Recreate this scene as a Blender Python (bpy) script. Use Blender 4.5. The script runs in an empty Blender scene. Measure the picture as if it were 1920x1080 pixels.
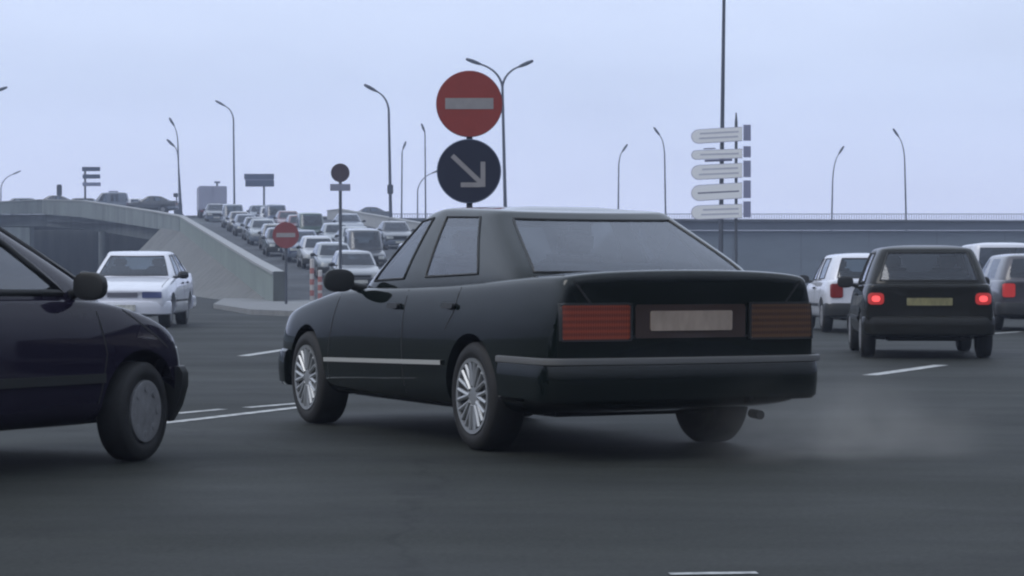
import bpy, bmesh, math, random
from mathutils import Vector, Matrix
from mathutils.bvhtree import BVHTree
random.seed(7)
R = math.radians
V = Vector
scn = bpy.context.scene
# ------------------------------------------------------------------ camera
F = 4500.0            # focal length in pixels of the 1920 wide photograph
HC = 1.04             # eye height
HY = 510.0            # image row of the horizon
cam = bpy.data.cameras.new('camera'); camo = bpy.data.objects.new('camera', cam)
scn.collection.objects.link(camo); scn.camera = camo
cam.sensor_width = 36; cam.lens = 36*F/1920
cam.clip_start = .1; cam.clip_end = 3000
camo.location = (0, 0, HC)
camo.rotation_euler = (R(90)-math.atan((540-HY)/F), 0, 0)
scn.render.resolution_x = 1024; scn.render.resolution_y = 576
scn.view_settings.view_transform = 'Standard'; scn.view_settings.look = 'None'
scn.view_settings.exposure = 0; scn.view_settings.gamma = 1
scn.render.engine = 'CYCLES'
scn.cycles.filter_width = 2.2
scn.cycles.volume_bounces = 2
scn.cycles.max_bounces = 8
scn.cycles.transparent_max_bounces = 24
# ------------------------------------------------------------------ sky and sun
SUN_EL, SUN_AZ = 46, -118       # out to the left, veiled by cloud
w = bpy.data.worlds.new("World"); scn.world = w; w.use_nodes = True
nt = w.node_tree; N = nt.nodes; LK = nt.links
bg = N['Background']
sky = N.new('ShaderNodeTexSky'); sky.sky_type = 'NISHITA'; sky.sun_disc = False
sky.sun_elevation = R(SUN_EL); sky.sun_rotation = R(SUN_AZ); sky.dust_density = 4; sky.air_density = 1.5
skm = N.new('ShaderNodeVectorMath'); skm.operation = 'SCALE'; skm.inputs['Scale'].default_value = .06
LK.new(sky.outputs[0], skm.inputs[0])
tc = N.new('ShaderNodeTexCoord'); sep = N.new('ShaderNodeSeparateXYZ'); LK.new(tc.outputs['Generated'], sep.inputs[0])
el = N.new('ShaderNodeValToRGB'); LK.new(sep.outputs['Z'], el.inputs[0])
cr = el.color_ramp
cr.elements[0].position = 0; cr.elements[0].color = (.84, .91, 1.28, 1)
cr.elements[1].position = 1; cr.elements[1].color = (.85, .98, 1.2, 1)
e = cr.elements.new(.03); e.color = (.82, .91, 1.22, 1)
e = cr.elements.new(.08); e.color = (.78, .90, 1.19, 1)
e = cr.elements.new(.35); e.color = (.90, 1.02, 1.24, 1)
# sky brightness is shaped by hand: full ahead, dimmer behind the viewer
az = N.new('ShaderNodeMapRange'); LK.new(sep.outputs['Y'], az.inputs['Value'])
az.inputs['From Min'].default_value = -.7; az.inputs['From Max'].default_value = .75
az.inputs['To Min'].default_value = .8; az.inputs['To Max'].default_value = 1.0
cl = N.new('ShaderNodeTexNoise'); cl.inputs['Scale'].default_value = 6; cl.inputs['Detail'].default_value = 4
mp = N.new('ShaderNodeMapping'); mp.inputs['Scale'].default_value = (1, 1, 3.5)
LK.new(tc.outputs['Generated'], mp.inputs[0]); LK.new(mp.outputs[0], cl.inputs['Vector'])
clr = N.new('ShaderNodeMapRange'); LK.new(cl.outputs['Fac'], clr.inputs['Value'])
clr.inputs['From Min'].default_value = .3; clr.inputs['From Max'].default_value = .7
clr.inputs['To Min'].default_value = .93; clr.inputs['To Max'].default_value = 1.04
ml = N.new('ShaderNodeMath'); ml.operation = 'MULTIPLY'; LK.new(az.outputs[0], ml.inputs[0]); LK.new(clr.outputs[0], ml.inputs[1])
# added dark band: low sky outside the view, darkens reflections in car sides
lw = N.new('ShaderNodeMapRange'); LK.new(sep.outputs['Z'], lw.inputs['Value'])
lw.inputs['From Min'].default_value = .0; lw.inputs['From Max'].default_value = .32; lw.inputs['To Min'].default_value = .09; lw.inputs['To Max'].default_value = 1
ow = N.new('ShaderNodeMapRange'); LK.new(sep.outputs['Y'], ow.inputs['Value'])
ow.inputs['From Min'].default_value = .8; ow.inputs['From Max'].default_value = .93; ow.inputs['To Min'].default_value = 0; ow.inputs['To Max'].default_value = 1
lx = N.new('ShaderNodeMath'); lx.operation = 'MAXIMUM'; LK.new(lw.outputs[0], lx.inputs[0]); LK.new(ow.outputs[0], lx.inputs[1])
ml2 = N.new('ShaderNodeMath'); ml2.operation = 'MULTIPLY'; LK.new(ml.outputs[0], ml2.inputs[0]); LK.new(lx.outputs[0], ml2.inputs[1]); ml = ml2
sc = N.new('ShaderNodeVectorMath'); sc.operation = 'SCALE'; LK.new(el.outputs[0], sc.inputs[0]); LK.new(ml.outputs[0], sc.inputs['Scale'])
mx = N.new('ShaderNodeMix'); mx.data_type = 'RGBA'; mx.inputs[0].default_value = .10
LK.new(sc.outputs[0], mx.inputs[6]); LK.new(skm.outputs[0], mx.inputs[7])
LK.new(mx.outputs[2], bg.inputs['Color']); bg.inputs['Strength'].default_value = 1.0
sl = bpy.data.lights.new('sun', 'SUN'); sl.energy = 1.2; sl.angle = R(40); sl.color = (1, .985, .96)
so = bpy.data.objects.new('sun', sl); scn.collection.objects.link(so)
so.rotation_euler = (R(SUN_EL-90), 0, R(-SUN_AZ))     

# ------------------------------------------------------------------ helpers
C = scn.collection
def wp(x, y, s=None, Z=None):
    """photo pixel and depth -> world (X, Y, Z)"""
    if Z is None: Z = F/s
    s = F/Z
    return V(((x-960)/s, Z, HC+(HY-y)/s))
def gp(x, y):
    Z = F*HC/(y-HY); return V(((x-960)*Z/F, Z, 0))
MATS = {}
def mat(name, col, rough=.6, metal=0, coat=0, noise=0, nscale=5, bump=0, spec=.5, emit=None, estr=0, coord='Object', stretch=(1, 1, 1), coatr=.06):
    if name in MATS: return MATS[name]
    m = bpy.data.materials.new(name); m.use_nodes = True
    n = m.node_tree.nodes; l = m.node_tree.links; p = n['Principled BSDF']
    p.inputs['Base Color'].default_value = (*col, 1); p.inputs['Roughness'].default_value = rough
    p.inputs['Metallic'].default_value = metal; p.inputs['Coat Weight'].default_value = coat
    p.inputs['Coat Roughness'].default_value = coatr; p.inputs['Specular IOR Level'].default_value = spec
    if emit: p.inputs['Emission Color'].default_value = (*emit, 1); p.inputs['Emission Strength'].default_value = estr
    if noise or bump:
        t = n.new('ShaderNodeTexCoord'); mp = n.new('ShaderNodeMapping'); mp.inputs['Scale'].default_value = stretch
        l.new(t.outputs[coord], mp.inputs[0])
        q = n.new('ShaderNodeTexNoise'); q.inputs['Scale'].default_value = nscale; q.inputs['Detail'].default_value = 8
        q.inputs['Roughness'].default_value = .62
        l.new(mp.outputs[0], q.inputs['Vector'])
        r = n.new('ShaderNodeValToRGB'); l.new(q.outputs['Fac'], r.inputs[0])
        r.color_ramp.elements[0].position = .3; r.color_ramp.elements[1].position = .7
        r.color_ramp.elements[0].color = (*[c*(1-noise) for c in col], 1)
        r.color_ramp.elements[1].color = (*[min(1, c*(1+noise)) for c in col], 1)
        l.new(r.outputs[0], p.inputs['Base Color'])
        if bump:
            b = n.new('ShaderNodeBump'); b.inputs['Strength'].default_value = bump; b.inputs['Distance'].default_value = .01
            q2 = n.new('ShaderNodeTexNoise'); q2.inputs['Scale'].default_value = nscale*12; q2.inputs['Detail'].default_value = 4
            l.new(t.outputs[coord], q2.inputs['Vector']); l.new(q2.outputs['Fac'], b.inputs['Height'])
            l.new(b.outputs[0], p.inputs['Normal'])
    MATS[name] = m; return m
def glassmat(name, tint, refl=.03):
    if name in MATS: return MATS[name]
    m = bpy.data.materials.new(name); m.use_nodes = True
    n = m.node_tree.nodes; l = m.node_tree.links
    for x in list(n):
        if x.type == 'BSDF_PRINCIPLED': n.remove(x)
    out = [x for x in n if x.type == 'OUTPUT_MATERIAL'][0]
    tr = n.new('ShaderNodeBsdfTransparent'); tr.inputs[0].default_value = (*tint, 1)
    gl = n.new('ShaderNodeBsdfGlossy'); gl.inputs['Roughness'].default_value = .04; gl.inputs[0].default_value = (.9, .93, 1, 1)
    fr = n.new('ShaderNodeFresnel'); fr.inputs[0].default_value = 1.6
    ad = n.new('ShaderNodeMath'); ad.operation = 'MULTIPLY_ADD'; ad.inputs[1].default_value = .9; ad.inputs[2].default_value = refl
    l.new(fr.outputs[0], ad.inputs[0])
    mxs = n.new('ShaderNodeMixShader'); l.new(ad.outputs[0], mxs.inputs[0]); l.new(tr.outputs[0], mxs.inputs[1]); l.new(gl.outputs[0], mxs.inputs[2])
    l.new(mxs.outputs[0], out.inputs[0])
    MATS[name] = m; return m
def paint(name, col, metal=.0, rough=.38, coat=1, spec=.5):
    return mat('paint_'+name, col, rough, metal, coat, spec=spec, noise=.06, nscale=3, coatr=.045)
M_black = mat('black_rubber', (.012, .012, .013), .75, noise=.2, nscale=30)
M_trim = mat('black_plastic', (.016, .017, .018), .5)
M_inner = mat('dark_interior', (.022, .023, .026), .85)
M_seat = mat('grey_cloth', (.10, .11, .125), .9, noise=.3, nscale=60)
M_chrome = mat('dull_chrome', (.55, .56, .57), .25, 1)
M_steel = mat('steel_trim', (.5, .5, .48), .4, .3)
M_alloy = mat('alloy', (.42, .43, .44), .38, .7)
M_hubcap = mat('grey_hubcap', (.22, .22, .23), .45, .2, noise=.2, nscale=20)
M_red = mat('tail_red', (.22, .012, .01), .22, coat=1)
M_redlit = mat('tail_red_lit', (.5, .03, .04), .3, emit=(1, .12, .12), estr=1.1)
def lens(name, c0, c1):
    m = mat(name, c0, .3, coat=.6); n = m.node_tree.nodes; l = m.node_tree.links; p = n['Principled BSDF']
    t = n.new('ShaderNodeTexCoord'); w1 = n.new('ShaderNodeTexWave'); w1.bands_direction = 'Z'; w1.inputs['Scale'].default_value = 9; w1.inputs['Distortion'].default_value = 0
    w2 = n.new('ShaderNodeTexWave'); w2.bands_direction = 'X'; w2.inputs['Scale'].default_value = 22
    for q in (w1, w2): l.new(t.outputs['Object'], q.inputs['Vector'])
    r = n.new('ShaderNodeValToRGB'); r.color_ramp.elements[0].color = (*c0, 1); r.color_ramp.elements[1].color = (*c1, 1); l.new(w1.outputs['Fac'], r.inputs[0]); l.new(r.outputs[0], p.inputs['Base Color'])
    b = n.new('ShaderNodeBump'); b.inputs['Strength'].default_value = .5; b.inputs['Distance'].default_value = .006; l.new(w2.outputs['Fac'], b.inputs['Height']); l.new(b.outputs[0], p.inputs['Normal'])
    return m
M_reddim = lens('tail_red_dim', (.15, .022, .010), (.28, .045, .016))
M_amber = lens('tail_amber', (.05, .018, .010), (.11, .05, .018))
M_redglow = mat('tail_red_glow', (.30, .02, .02), .3, coat=1, emit=(1, .06, .05), estr=.22)
M_clear = mat('lamp_clear', (.55, .56, .55), .15, coat=1)
M_plate = mat('number_plate_pale', (.34, .27, .22), .5, noise=.16, nscale=14, stretch=(1.3, 1, .5))
M_plate_y = mat('number_plate_yellow', (.24, .22, .11), .5, noise=.28, nscale=16, stretch=(1.5, 1, .5))
M_mark = mat('plate_mark', (.03, .03, .03), .6)
M_glass = glassmat('car_glass', (.42, .48, .50))
M_glass_d = glassmat('car_glass_dark', (.22, .26, .29))

def link(name, me, mats, parent=None, smooth=None):
    if isinstance(me, bmesh.types.BMesh):
        bmesh.ops.recalc_face_normals(me, faces=me.faces[:])
        m2 = bpy.data.meshes.new(name); me.to_mesh(m2); me.free(); me = m2
    me.name = name
    if smooth is not None:
        for p in me.polygons: p.use_smooth = True
        me.set_sharp_from_angle(angle=R(smooth))
    if mats is not None:
        if not isinstance(mats, (list, tuple)): mats = [mats]
        me.materials.clear()
        for m in mats: me.materials.append(m)
    o = bpy.data.objects.new(name, me); C.objects.link(o)
    if parent: o.parent = parent
    return o
def tag(o, label=None, cat=None, group=None, kind=None):
    if label: o['label'] = label
    if cat: o['category'] = cat
    if group: o['group'] = group
    if kind: o['kind'] = kind
    return o
def empty(name, loc=(0, 0, 0), rz=0):
    o = bpy.data.objects.new(name, None); C.objects.link(o); o.location = loc; o.rotation_euler = (0, 0, rz)
    o.empty_display_size = .3; return o
def kids(o): return [c for c in bpy.data.objects if c.parent == o]
def copy_tree(o, parent=None):
    c = o.copy(); C.objects.link(c); c.parent = parent
    for ch in kids(o): copy_tree(ch, c)
    return c
def box(bm, c, s, rot=None, mi=0, bev=0):
    r = bmesh.ops.create_cube(bm, size=1)
    vs = r['verts']
    for v in vs: v.co = V((v.co.x*s[0], v.co.y*s[1], v.co.z*s[2]))
    fs = list({f for v in vs for f in v.link_faces})
    for f in fs: f.material_index = mi
    if bev:
        es = list({e for v in vs for e in v.link_edges})
        rb = bmesh.ops.bevel(bm, geom=es, offset=bev, segments=2, affect='EDGES')
        vs = list({v for f in rb['faces'] for v in f.verts} | {v for v in vs if v.is_valid})
        for f in rb['faces']: f.material_index = mi
    for v in vs:
        if rot is not None: v.co = rot @ v.co
        v.co += V(c)
    return vs
def tube(bm, pts, rad, n=8, caps=True, mi=0, closed=False):
    pts = [V(p) for p in pts]; m = len(pts)
    if not isinstance(rad, (list, tuple)): rad = [rad]*m
    rings = []; up = None
    for i, p in enumerate(pts):
        a = pts[i-1] if (i > 0 or closed) else p
        b = pts[(i+1) % m] if (i < m-1 or closed) else p
        d = (b-a).normalized() if (b-a).length > 1e-9 else V((0, 0, 1))
        if up is None:
            up = V((0, 1, 0)) if abs(d.y) < .9 else V((1, 0, 0))
        u = (up-d*up.dot(d)).normalized(); up = u; v = d.cross(u)
        rings.append([bm.verts.new(p+(u*math.cos(t)+v*math.sin(t))*rad[i]) for t in [2*math.pi*k/n for k in range(n)]])
    rng = range(m) if closed else range(m-1)
    for i in rng:
        A, B = rings[i], rings[(i+1) % m]
        for k in range(n):
            f = bm.faces.new((A[k], A[(k+1) % n], B[(k+1) % n], B[k])); f.material_index = mi
    if caps and not closed:
        bm.faces.new(rings[0][::-1]).material_index = mi; bm.faces.new(rings[-1]).material_index = mi
def lathe(bm, prof, n=40, axis='x', c=(0, 0, 0), mi=0):
    """prof: (offset along axis, radius)"""
    rings = []
    for a, r in prof:
        ring = []
        for k in range(n):
            t = 2*math.pi*k/n
            if axis == 'x': p = V((a, r*math.cos(t), r*math.sin(t)))
            elif axis == 'y': p = V((r*math.cos(t), a, r*math.sin(t)))
            else: p = V((r*math.cos(t), r*math.sin(t), a))
            ring.append(bm.verts.new(p+V(c)))
        rings.append(ring)
    for A, B in zip(rings, rings[1:]):
        for k in range(n):
            f = bm.faces.new((A[k], A[(k+1) % n], B[(k+1) % n], B[k])); f.material_index = mi
    bm.faces.new(rings[0]).material_index = mi; bm.faces.new(rings[-1]).material_index = mi
def sweep(bm, path, prof, mi=0, closed_prof=True):
    """path: (x, y, z) in plan; prof: (outward, up) polygon"""
    path = [V(p) for p in path]; rings = []
    for i, p in enumerate(path):
        a = path[max(0, i-1)]; b = path[min(len(path)-1, i+1)]
        d = (b-a); d.z = 0; d.normalize(); nrm = V((d.y, -d.x, 0))
        rings.append([bm.verts.new(p+nrm*o+V((0, 0, u))) for o, u in prof])
    n = len(prof)
    for A, B in zip(rings, rings[1:]):
        for k in range(n if closed_prof else n-1):
            bm.faces.new((A[k], A[(k+1) % n], B[(k+1) % n], B[k])).material_index = mi
    if closed_prof:
        bm.faces.new(rings[0]).material_index = mi; bm.faces.new(rings[-1][::-1]).material_index = mi
def prism(bm, poly, y0, y1, mi=0):
    """poly in (x, z) extruded along y"""
    a = [bm.verts.new((p[0], y0, p[1])) for p in poly]; b = [bm.verts.new((p[0], y1, p[1])) for p in poly]
    n = len(poly)
    bm.faces.new(a).material_index = mi; bm.faces.new(b[::-1]).material_index = mi
    for k in range(n): bm.faces.new((a[k], b[k], b[(k+1) % n], a[(k+1) % n])).material_index = mi
def evaluated(bm, mods):
    me = bpy.data.meshes.new('tmp'); bmesh.ops.recalc_face_normals(bm, faces=bm.faces[:]); bm.to_mesh(me); bm.free()
    o = bpy.data.objects.new('tmp', me); C.objects.link(o)
    mods(o)
    dg = bpy.context.evaluated_depsgraph_get(); dg.update()
    out = bpy.data.meshes.new_from_object(o.evaluated_get(dg))
    bpy.data.objects.remove(o)
    return out

# ------------------------------------------------------------------ cars
def loft_body(st, bulge_f, bulge_r, cabin, arches, arch_r, axle_z, sub=2):
    bm = bmesh.new(); rings = []
    ys = [s[0] for s in st]; y0, y1 = min(ys), max(ys); W = max(s[1] for s in st)
    for (y, w_, zb, zs, zt) in st:
        zm = zb+(zs-zb)*.58
        half = [(0, zb), (.72*w_, zb), (.955*w_, zb+.035), (.992*w_, zb+(zs-zb)*.28), (w_, zm), (.98*w_, zb+(zs-zb)*.80), (.94*w_, zs-.012), (.915*w_, zs+(zt-zs)*.30), (.60*w_, zs+(zt-zs)*.8), (0, zt)]
        ring = []
        full = half + [(-a, b) for a, b in half[-2:0:-1]]
        for (a, b) in full:
            yy = y
            if y > y1-.5: yy += bulge_f*(1-(a/W)**2)*((y-(y1-.5))/.5)
            if y < y0+.5: yy -= bulge_r*(1-(a/W)**2)*(((y0+.5)-y)/.5)
            ring.append(bm.verts.new((a, yy, b)))
        rings.append(ring)
    n = len(rings[0])
    for i in range(len(rings)-1):
        A, B = rings[i], rings[i+1]
        ym = (st[i][0]+st[i+1][0])/2
        for k in range(n):
            f = bm.faces.new((A[k], A[(k+1) % n], B[(k+1) % n], B[k]))
            if cabin[0] < ym < cabin[1] and k in (7, 8, 9, 10): f.material_index = 1
            if k in (0, n-1): f.material_index = 2
    bm.faces.new(rings[0]); bm.faces.new(rings[-1][::-1])
    cb = bmesh.new()
    for y in arches:
        for s in (-1, 1):
            lathe(cb, [(s*.50, arch_r*.97), (s*.56, arch_r), (s*1.3, arch_r)], n=48, axis='x', c=(0, y, axle_z), mi=2)
    bmesh.ops.recalc_face_normals(cb, faces=cb.faces[:])
    cm = bpy.data.meshes.new('cut'); cb.to_mesh(cm); cb.free()
    for m in (M_trim, M_inner, M_black): cm.materials.append(m)
    co = bpy.data.objects.new('cut', cm); C.objects.link(co)
    def mods(o):
        for m in (M_trim, M_inner, M_black): o.data.materials.append(m)
        s = o.modifiers.new('s', 'SUBSURF'); s.levels = sub; s.render_levels = sub
        b = o.modifiers.new('b', 'BOOLEAN'); b.operation = 'DIFFERENCE'; b.object = co; b.solver = 'EXACT'; b.material_mode = 'INDEX'
    me = evaluated(bm, mods)
    bpy.data.objects.remove(co)
    return me
def loft_cabin(belt, top, zbelt, ztop, crown, segmap, sub=2, midbulge=.012):
    """belt/top: half rings (x, y); zbelt(y); segmap: segment index -> region"""
    n = len(belt)
    def full(h): return h + [(-a, b) for a, b in h[-2:0:-1]]
    B, T = full(belt), full(top)
    cy = sum(p[1] for p in T)/len(T)
    def ring(f): return [f(i) for i in range(len(B))]
    rows = []
    rows.append([V((b[0]*1.01, b[1], zbelt(b[1])-.07)) for b in B])
    rows.append([V((b[0], b[1], zbelt(b[1]))) for b in B])
    for t in (.5,):
        rw = []
        for b, q in zip(B, T):
            p = V((b[0], b[1], zbelt(b[1]))).lerp(V((q[0], q[1], ztop(q[1]))), t)
            d = V((b[0], (b[1]-cy)*.4, 0)).normalized() if abs(b[0]) > .01 else V((0, 1 if b[1] > cy else -1, 0))
            rw.append(p+d*midbulge)
        rows.append(rw)
    rows.append([V((q[0], q[1], ztop(q[1]))) for q in T])
    rows.append([V((q[0]*.955, cy+(q[1]-cy)*.965, ztop(q[1])+.026)) for q in T])
    rows.append([V((q[0]*.72, cy+(q[1]-cy)*.80, ztop(q[1])+crown*.8)) for q in T])
    rows.append([V((q[0]*.35, cy+(q[1]-cy)*.42, max(ztop(cy), ztop(q[1]))+crown)) for q in T])
    bm = bmesh.new(); vr = [[bm.verts.new(p) for p in r] for r in rows]
    m = len(B)
    regs = {}
    for i in range(len(vr)-1):
        for k in range(m):
            f = bm.faces.new((vr[i][k], vr[i][(k+1) % m], vr[i+1][(k+1) % m], vr[i+1][k]))
            if i in (1, 2):
                seg = k if k < n-1 else m-1-k
                side = 0 if k < n-1 else 1
                r = segmap.get(seg)
                if r:
                    key = r if r in ('windscreen', 'rear_window') else r+('_R' if side == 0 else '_L')
                    if key not in regs: regs[key] = len(regs)+1
                    f.material_index = regs[key]
    bm.faces.new(vr[-1])
    def mods(o):
        for _ in range(len(regs)+1): o.data.materials.append(M_trim if _ % 2 else M_inner)
        s = o.modifiers.new('s', 'SUBSURF'); s.levels = sub; s.render_levels = sub
    me = evaluated(bm, mods)
    return me, regs
def split_mesh(me, idx):
    bm = bmesh.new(); bm.from_mesh(me)
    bmesh.ops.delete(bm, geom=[f for f in bm.faces if f.material_index != idx], context='FACES')
    for f in bm.faces: f.material_index = 0
    return bm
def boundary_loop(bm):
    es = [e for e in bm.edges if e.is_boundary]
    if not es: return []
    adj = {}
    for e in es:
        for v in e.verts: adj.setdefault(v, []).append(e.other_vert(v))
    st = es[0].verts[0]; loop = [st]; prev = None; cur = st
    while True:
        nx = [v for v in adj[cur] if v != prev]
        if not nx: break
        prev, cur = cur, nx[0]
        if cur == st or len(loop) > 2000: break
        loop.append(cur)
    return [v.co.copy() for v in loop]
def cast(bvh, face, a, b):
    o, d = {'L': (V((-4, a, b)), V((1, 0, 0))), 'R': (V((4, a, b)), V((-1, 0, 0))),
            'B': (V((a, -6, b)), V((0, 1, 0))), 'F': (V((a, 6, b)), V((0, -1, 0))), 'T': (V((a, b, 5)), V((0, 0, -1)))}[face]
    co, nr, _, _ = bvh.ray_cast(o, d)
    if co is None: return None, None
    if nr.dot(d) > 0: nr = -nr
    return co, nr
def patch(bm, bvh, face, a0, a1, b0, b1, r=.2, off=.006, nu=10, nv=6, mi=0, deep=.02, shear=0):
    """rounded panel laid on the body surface, with an edge going into it"""
    dirv = {'L': V((1, 0, 0)), 'R': V((-1, 0, 0)), 'B': V((0, 1, 0)), 'F': V((0, -1, 0)), 'T': V((0, 0, -1))}[face]
    ac, bc = (a0+a1)/2, (b0+b1)/2; ha, hb = (a1-a0)/2, (b1-b0)/2
    rr = r*min(ha, hb)
    grid = []
    for j in range(nv+1):
        v = -1+2*j/nv; v = math.copysign(1-(1-abs(v))**1.6, v) if r > 0 else v
        dv = max(0, abs(v)*hb-(hb-rr)); hw = ha-rr+math.sqrt(max(0, rr*rr-dv*dv)) if rr > 0 else ha
        row = []
        for i in range(nu+1):
            a = ac+(-1+2*i/nu)*hw + shear*v*hb; b = bc+v*hb
            co, nr = cast(bvh, face, a, b)
            if co is None: row.append(None); continue
            row.append(bm.verts.new(co-dirv*off))
        grid.append(row)
    border = []
    for j in range(nv):
        for i in range(nu):
            q = (grid[j][i], grid[j][i+1], grid[j+1][i+1], grid[j+1][i])
            if all(q): bm.faces.new(q).material_index = mi
    idx = [(0, i) for i in range(nu)]+[(j, nu) for j in range(nv)]+[(nv, i) for i in range(nu, 0, -1)]+[(j, 0) for j in range(nv, 0, -1)]
    lo = []
    for (j, i) in idx:
        v = grid[j][i]; lo.append((v, bm.verts.new(v.co+dirv*deep) if v else None))
    for k in range(len(lo)):
        a, b = lo[k], lo[(k+1) % len(lo)]
        if a[0] and b[0]: bm.faces.new((a[0], b[0], b[1], a[1])).material_index = mi
def ribbon(bm, bvh, face, pts, wid, off=.003, mi=0, deep=.012, step=.05):
    """strip that follows the body surface along a 2-D line"""
    dirv = {'L': V((1, 0, 0)), 'R': V((-1, 0, 0)), 'B': V((0, 1, 0)), 'F': V((0, -1, 0)), 'T': V((0, 0, -1))}[face]
    P = []
    for (a, b), (c, d) in zip(pts, pts[1:]):
        L = math.hypot(c-a, d-b); k = max(1, int(L/step))
        for i in range(k): P.append((a+(c-a)*i/k, b+(d-b)*i/k))
    P.append(pts[-1]); rings = []
    for i, p in enumerate(P):
        a = P[max(0, i-1)]; b = P[min(len(P)-1, i+1)]
        d = V((b[0]-a[0], b[1]-a[1])).normalized(); nn = V((-d.y, d.x))*wid/2
        r = []
        for s, o in ((-1, -deep), (-1, off), (1, off), (1, -deep)):
            co, nr = cast(bvh, face, p[0]+nn.x*s, p[1]+nn.y*s)
            r.append(None if co is None else bm.verts.new(co-dirv*o))
        rings.append(r)
    for A, B in zip(rings, rings[1:]):
        for k in range(3):
            q = (A[k], A[k+1], B[k+1], B[k])
            if all(q): bm.faces.new(q).material_index = mi
def wheel(parent, x, y, z, r, wd, rim_r, style, steer=0):
    s = 1 if x > 0 else -1
    h = empty('wheel', (x, y, z)); h.parent = parent
    bpy.data.objects.remove(h)
    bm = bmesh.new(); lathe(bm, [(-s*wd*.3, rim_r*.9), (s*wd*.1, rim_r*.95), (s*wd*.12, .05)], 32)
    h = link('wheel', bm, M_trim, parent, 40); h.location = (x, y, z); h.rotation_euler = (0, 0, steer)
    bm = bmesh.new(); hw = wd/2
    prof = [(-hw*.8, rim_r), (-hw, rim_r+.02), (-hw*1.03, (rim_r+r)/2), (-hw*.92, r-.018), (-hw*.75, r-.004), (0, r), (hw*.75, r-.004), (hw*.92, r-.018), (hw*1.03, (rim_r+r)/2), (hw, rim_r+.02), (hw*.8, rim_r)]
    lathe(bm, [(s*a, b) for a, b in prof], 48)
    link('tyre', bm, M_black, h, 50)
    bm = bmesh.new(); o = s*hw
    if style == 'alloy':
        lathe(bm, [(o*.55, rim_r*.90), (o*.98, rim_r*.93), (o*1.0, rim_r*1.03), (o*.8, rim_r*1.03)], 40)
        lathe(bm, [(o*.5, .06), (o*.86, .085), (o*.9, .05), (o*.9, .01)], 24)
        ns = 10
        for k in range(ns):
            t = 2*math.pi*k/ns
            for dt in (-.16, .16):
                a = V((o*.84, math.cos(t)*.06, math.sin(t)*.06)); b = V((o*.93, math.cos(t+dt)*rim_r*.92, math.sin(t+dt)*rim_r*.92))
                tube(bm, [a, b], [.016, .013], 6)
        link('rim', bm, M_alloy, h, 40)
    else:
        lathe(bm, [(o*.7, rim_r*.99), (o*.99, rim_r*.97), (o*1.04, rim_r*.88), (o*.95, rim_r*.6), (o*1.02, rim_r*.35), (o*1.03, .01)], 40)
        for k in range(8):
            t = 2*math.pi*k/8
            lathe(bm, [(o*.9, .022), (o*1.035, .022)], 10, c=(0, math.cos(t)*rim_r*.74, math.sin(t)*rim_r*.74), mi=1)
        link('rim', bm, [M_hubcap, M_trim], h, 40)
    return h
def seats(parent, yf, yr, zb, w_, rearbench=True, hr=.28):
    bm = bmesh.new()
    for s in (-1, 1):
        box(bm, (s*.37*w_/.8, yf, zb-.02), (.44, .16, .34), Matrix.Rotation(R(12), 3, 'X'), bev=.04)
        box(bm, (s*.37*w_/.8, yf-.05, zb+hr-.05), (.25, .09, .15), Matrix.Rotation(R(8), 3, 'X'), bev=.03)
        tube(bm, [(s*.37*w_/.8-.05, yf-.04, zb+.08), (s*.37*w_/.8-.05, yf-.05, zb+hr-.1)], .008, 6)
        tube(bm, [(s*.37*w_/.8+.05, yf-.04, zb+.08), (s*.37*w_/.8+.05, yf-.05, zb+hr-.1)], .008, 6)
    if rearbench: box(bm, (0, yr, zb-.03), (1.2*w_/.8, .16, .24), Matrix.Rotation(R(14), 3, 'X'), bev=.05)
    link('seats', bm, M_seat, parent, 40)
def mirror(parent, bvhcab, x, y, z, mt, sz=1.0):
    s = 1 if x > 0 else -1
    bm = bmesh.new()
    r = bmesh.ops.create_icosphere(bm, subdivisions=3, radius=1)
    for v in bm.verts:
        p = v.co
        q = V((math.copysign(abs(p.x)**.75, p.x)*.105, math.copysign(abs(p.y)**.9, p.y)*.075, math.copysign(abs(p.z)**.75, p.z)*.075))*sz
        if q.y < -.012*sz: q.y = -.012*sz-(abs(q.y)-.012*sz)*.12
        v.co = q+V((x+s*.11*sz, y, z))
    o = link('mirror', bm, mt, parent, 50)
    bm = bmesh.new(); tube(bm, [(x-s*.08, y+.03, z-.055), (x+s*.02, y+.01, z-.035), (x+s*.09, y, z-.02)], [.035, .025, .022], 8)
    link('mirror_arm', bm, M_trim, o, 50)

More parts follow.
